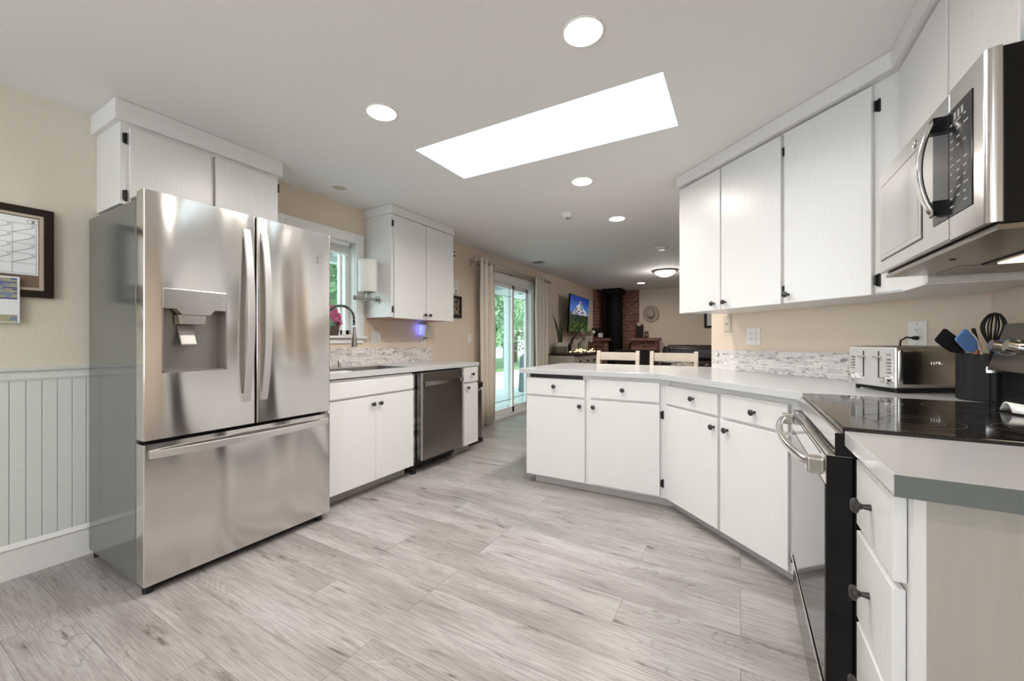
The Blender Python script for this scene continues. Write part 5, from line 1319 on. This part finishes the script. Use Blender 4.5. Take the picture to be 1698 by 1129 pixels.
# hat on the far wall
t = thing('cowboy_hat', 'beige felt hat hanging on the far living room wall', 'hat', (-1.84, FY - .05, 1.60))
ft = frame(0, FY, 'P'); hx_, hz_ = -1.835, 1.775
mb = MB(ft); mb.lathe([(.10, -.045), (.13, -.030), (.17, -.028), (.182, -.036), (.188, -.036), (.175, -.020), (.10, -.002)], (hx_, 0, hz_), 'Y', 32); obj('brim', mb, 'hat', t, smooth=True)
mb = MB(ft); mb.lathe([(.072, -.118), (.088, -.108), (.096, -.07), (.100, -.036)], (0, 0, 0), 'Y', 26); mb.v = [Vector((hx_ + (v.x) * 0.82 - 0, v.y, hz_ + v.z * 1.05)) for v in mb.v]; obj('crown', mb, 'hat', t, smooth=True)
mb = MB(ft); mb.lathe([(.1005, -.060), (.1035, -.040)], (0, 0, 0), 'Y', 26); mb.v = [Vector((hx_ + (v.x) * 0.82, v.y, hz_ + v.z * 1.05)) for v in mb.v]; obj('hat_band', mb, 'hat_band', t, smooth=True)
t = thing('picture_frame', 'dark framed picture half hidden beside the wall cabinet', 'picture', (-.4, FY, 1.45))
mb = MB(ft)
for a0, a1, z0, z1 in ((-.70, .0, 1.42, 1.47), (-.70, .0, 1.90, 1.95), (-.70, -.65, 1.47, 1.90), (-.05, .0, 1.47, 1.90)): mb.box(a0, a1, -.03, -.0005, z0, z1)
obj('frame', mb, 'dark_wood', t, bevel=.003); obj('picture', MB(ft).box(-.65, -.05, -.012, -.001, 1.47, 1.90), 'paper', t)
# recliner sofa
t = thing('leather_sofa', 'dark brown leather reclining sofa against the living room side', 'sofa', (-.1, 7.6, 0))
def soft(name, x0, x1, y0, y1, z0, z1, p, mat='leather', b=.06): return obj(name, MB().box(x0, x1, y0, y1, z0, z1), mat, p, bevel=b, seg=5, smooth=True)
soft('base', -1.20, 1.0, 7.2, 8.1, 0, .42, t); soft('back', -1.27, -.02, 7.85, 8.15, .40, 1.06, t, b=.09); soft('back', .0, .98, 7.85, 8.15, .40, 1.06, t, b=.09)
soft('headrest', -1.15, -.10, 7.78, 7.9, .78, 1.02, t); soft('armrest', -1.32, -1.08, 7.15, 8.05, .08, .66, t, b=.08); soft('armrest', .90, 1.1, 7.15, 8.05, .08, .66, t, b=.08); soft('seat_cushion', -1.07, .0, 7.1, 7.8, .40, .55, t); soft('seat_cushion', .01, .89, 7.1, 7.8, .40, .55, t)
# dark ottoman/stand seen through the left stool and pillow on a dark chair seen through the right one
t = thing('armchair', 'dark leather armchair holding a patterned cushion behind the stools', 'armchair', (-.70, 5.7, 0))
soft('back', -1.02, -.36, 6.0, 6.22, .30, .84, t, b=.08); soft('base', -1.02, -.36, 5.4, 6.0, .08, .46, t); soft('armrest', -1.14, -1.0, 5.4, 6.2, .08, .66, t); soft('armrest', -.38, -.24, 5.4, 6.2, .08, .66, t)
for x in (-1.1, -.32):
    for y in (5.46, 6.1): obj('leg', MB().box(x, x + .05, y, y + .05, 0, .10), 'dark_wood', t)
mb = MB(Matrix.Translation((-.69, 5.90, .672)) @ Matrix.Rotation(-.18, 4, 'X')); mb.ball((0, 0, 0), .2, 14, (1.0, .36, 1.02))
obj('pillow', mb, 'pillow', smooth=True, label='grey patterned cushion on the dark leather armchair', cat='cushion')
t = thing('sideboard', 'low dark media bench seen through the left stool', 'bench', (-1.9, 8.4, 0))
obj('body', MB().box(-2.15, -1.42, 7.9, 8.35, .06, .93), 'dark_wood', t, bevel=.006); obj('top', MB().box(-2.18, -1.39, 7.88, 8.37, .9305, .955), 'dark_wood', t, bevel=.004)
for x in (-2.12, -1.50): obj('leg', MB().box(x, x + .05, 7.92, 7.97, 0, .0595), 'dark_wood', t)

# ================================================================== OUTSIDE
struct('ground_patio', MB().box(-9.5, -3.18, -1, 13, -.25, -.12), 'snow')
struct('ground_lawn', MB().box(-30, -9.5, -12, 30, -.3, -.14), 'grass_o')
for i, (x, y) in enumerate(((-5.3, 9.05), (-5.3, 10.6), (-5.3, 3.1))):
    t = thing('porch_post', ('white porch post seen through the sliding panel', 'white porch post farther right in the patio', 'white porch post outside the sink window')[i], 'post', (x, y, -.12), 'porch posts')
    obj('shaft', MB().box(x - .07, x + .07, y - .07, y + .07, -.119, 2.30), 'ext_paint', t, bevel=.005)
    obj('collar', MB().box(x - .09, x + .09, y - .09, y + .09, 2.18, 2.3002), 'ext_paint', t)
t = thing('porch_roof', 'white beamed porch roof over the patio', 'porch roof', (-4.3, 6, 2.3))
obj('deck', MB().box(-5.6, -3.30, 1.2, 11, 2.50, 2.56), 'ext_shade', t)
obj('beam', MB().box(-5.38, -5.22, 1.2, 11, 2.3005, 2.4995), 'ext_paint', t)
for k in range(9): obj('rafter', MB().box(-5.2, -3.32, 1.5 + k * 1.15, 1.55 + k * 1.15, 2.38, 2.4995), 'ext_paint', t)
t = thing('grill', 'covered grey barbecue grill on the patio', 'grill', (-4.6, 8.4, -.12))
mb = MB(); vs = [(-4.75, 8.6, -.119), (-4.20, 8.6, -.119), (-4.20, 9.5, -.119), (-4.75, 9.5, -.119), (-4.73, 8.65, .72), (-4.23, 8.65, .72), (-4.23, 9.45, .72), (-4.73, 9.45, .72), (-4.62, 8.8, .93), (-4.34, 8.8, .93), (-4.34, 9.3, .93), (-4.62, 9.3, .93)]
mb.add(vs, [(3, 2, 1, 0), (8, 9, 10, 11)] + [(a_ + i, a_ + (i + 1) % 4, a_ + 4 + (i + 1) % 4, a_ + 4 + i) for a_ in (0, 4) for i in range(4)])
obj('cover', mb, 'cover', t, bevel=.04, seg=3, smooth=True)
def tree(x, y, h, r, n, label, seed):
    random.seed(seed); t = thing('tree', label, 'tree', (x, y, -.14), 'trees beyond the patio')
    obj('trunk', MB().tube([(x, y, -.14), (x + .1, y, h * .4), (x, y + .1, h * .75)], [.16, .12, .05], 8), 'bark', t, smooth=True)
    mb = MB()
    for k in range(n):
        while True:
            p = Vector((random.uniform(-1, 1), random.uniform(-1, 1), random.uniform(-1, 1)))
            if .25 < p.length < 1: break
        c_ = Vector((x + p.x * r, y + p.y * r, h * .58 + p.z * h * .5)); a_ = Vector((random.gauss(0, 1), random.gauss(0, 1), random.gauss(0, 1))).normalized(); b_ = a_.orthogonal().normalized(); s_ = random.uniform(.06, .14)
        mb.add([c_ - a_ * s_, c_ - b_ * s_ * .6, c_ + a_ * s_, c_ + b_ * s_ * .6], [(0, 1, 2, 3)])
    o = obj('crown', mb, 'foliage', t); o['kind'] = 'stuff'
tree(-10.5, 14.5, 5.0, 2.6, 9000, 'bushy green tree straight beyond the sliding door', 1)
tree(-12.0, 9.2, 5.5, 2.4, 7000, 'green tree left of the porch post', 2)
tree(-8.2, 4.6, 4.4, 1.7, 3200, 'green tree outside the sink window', 3)
tree(-11.5, 20.5, 6.5, 3.3, 8000, 'tall green tree farthest back in the garden', 4)
t = thing('garden_fence', 'weathered board fence behind the patio', 'fence', (-13, 12, -.14))
obj('boards', MB().box(-15.1, -15.0, -4, 26, -.14, 1.5), 'ext_paint', t)
for k in range(8): obj('fence_post', MB().box(-14.99, -14.9, -3 + k * 4, -2.9 + k * 4, -.14, 1.6), 'ext_shade', t)
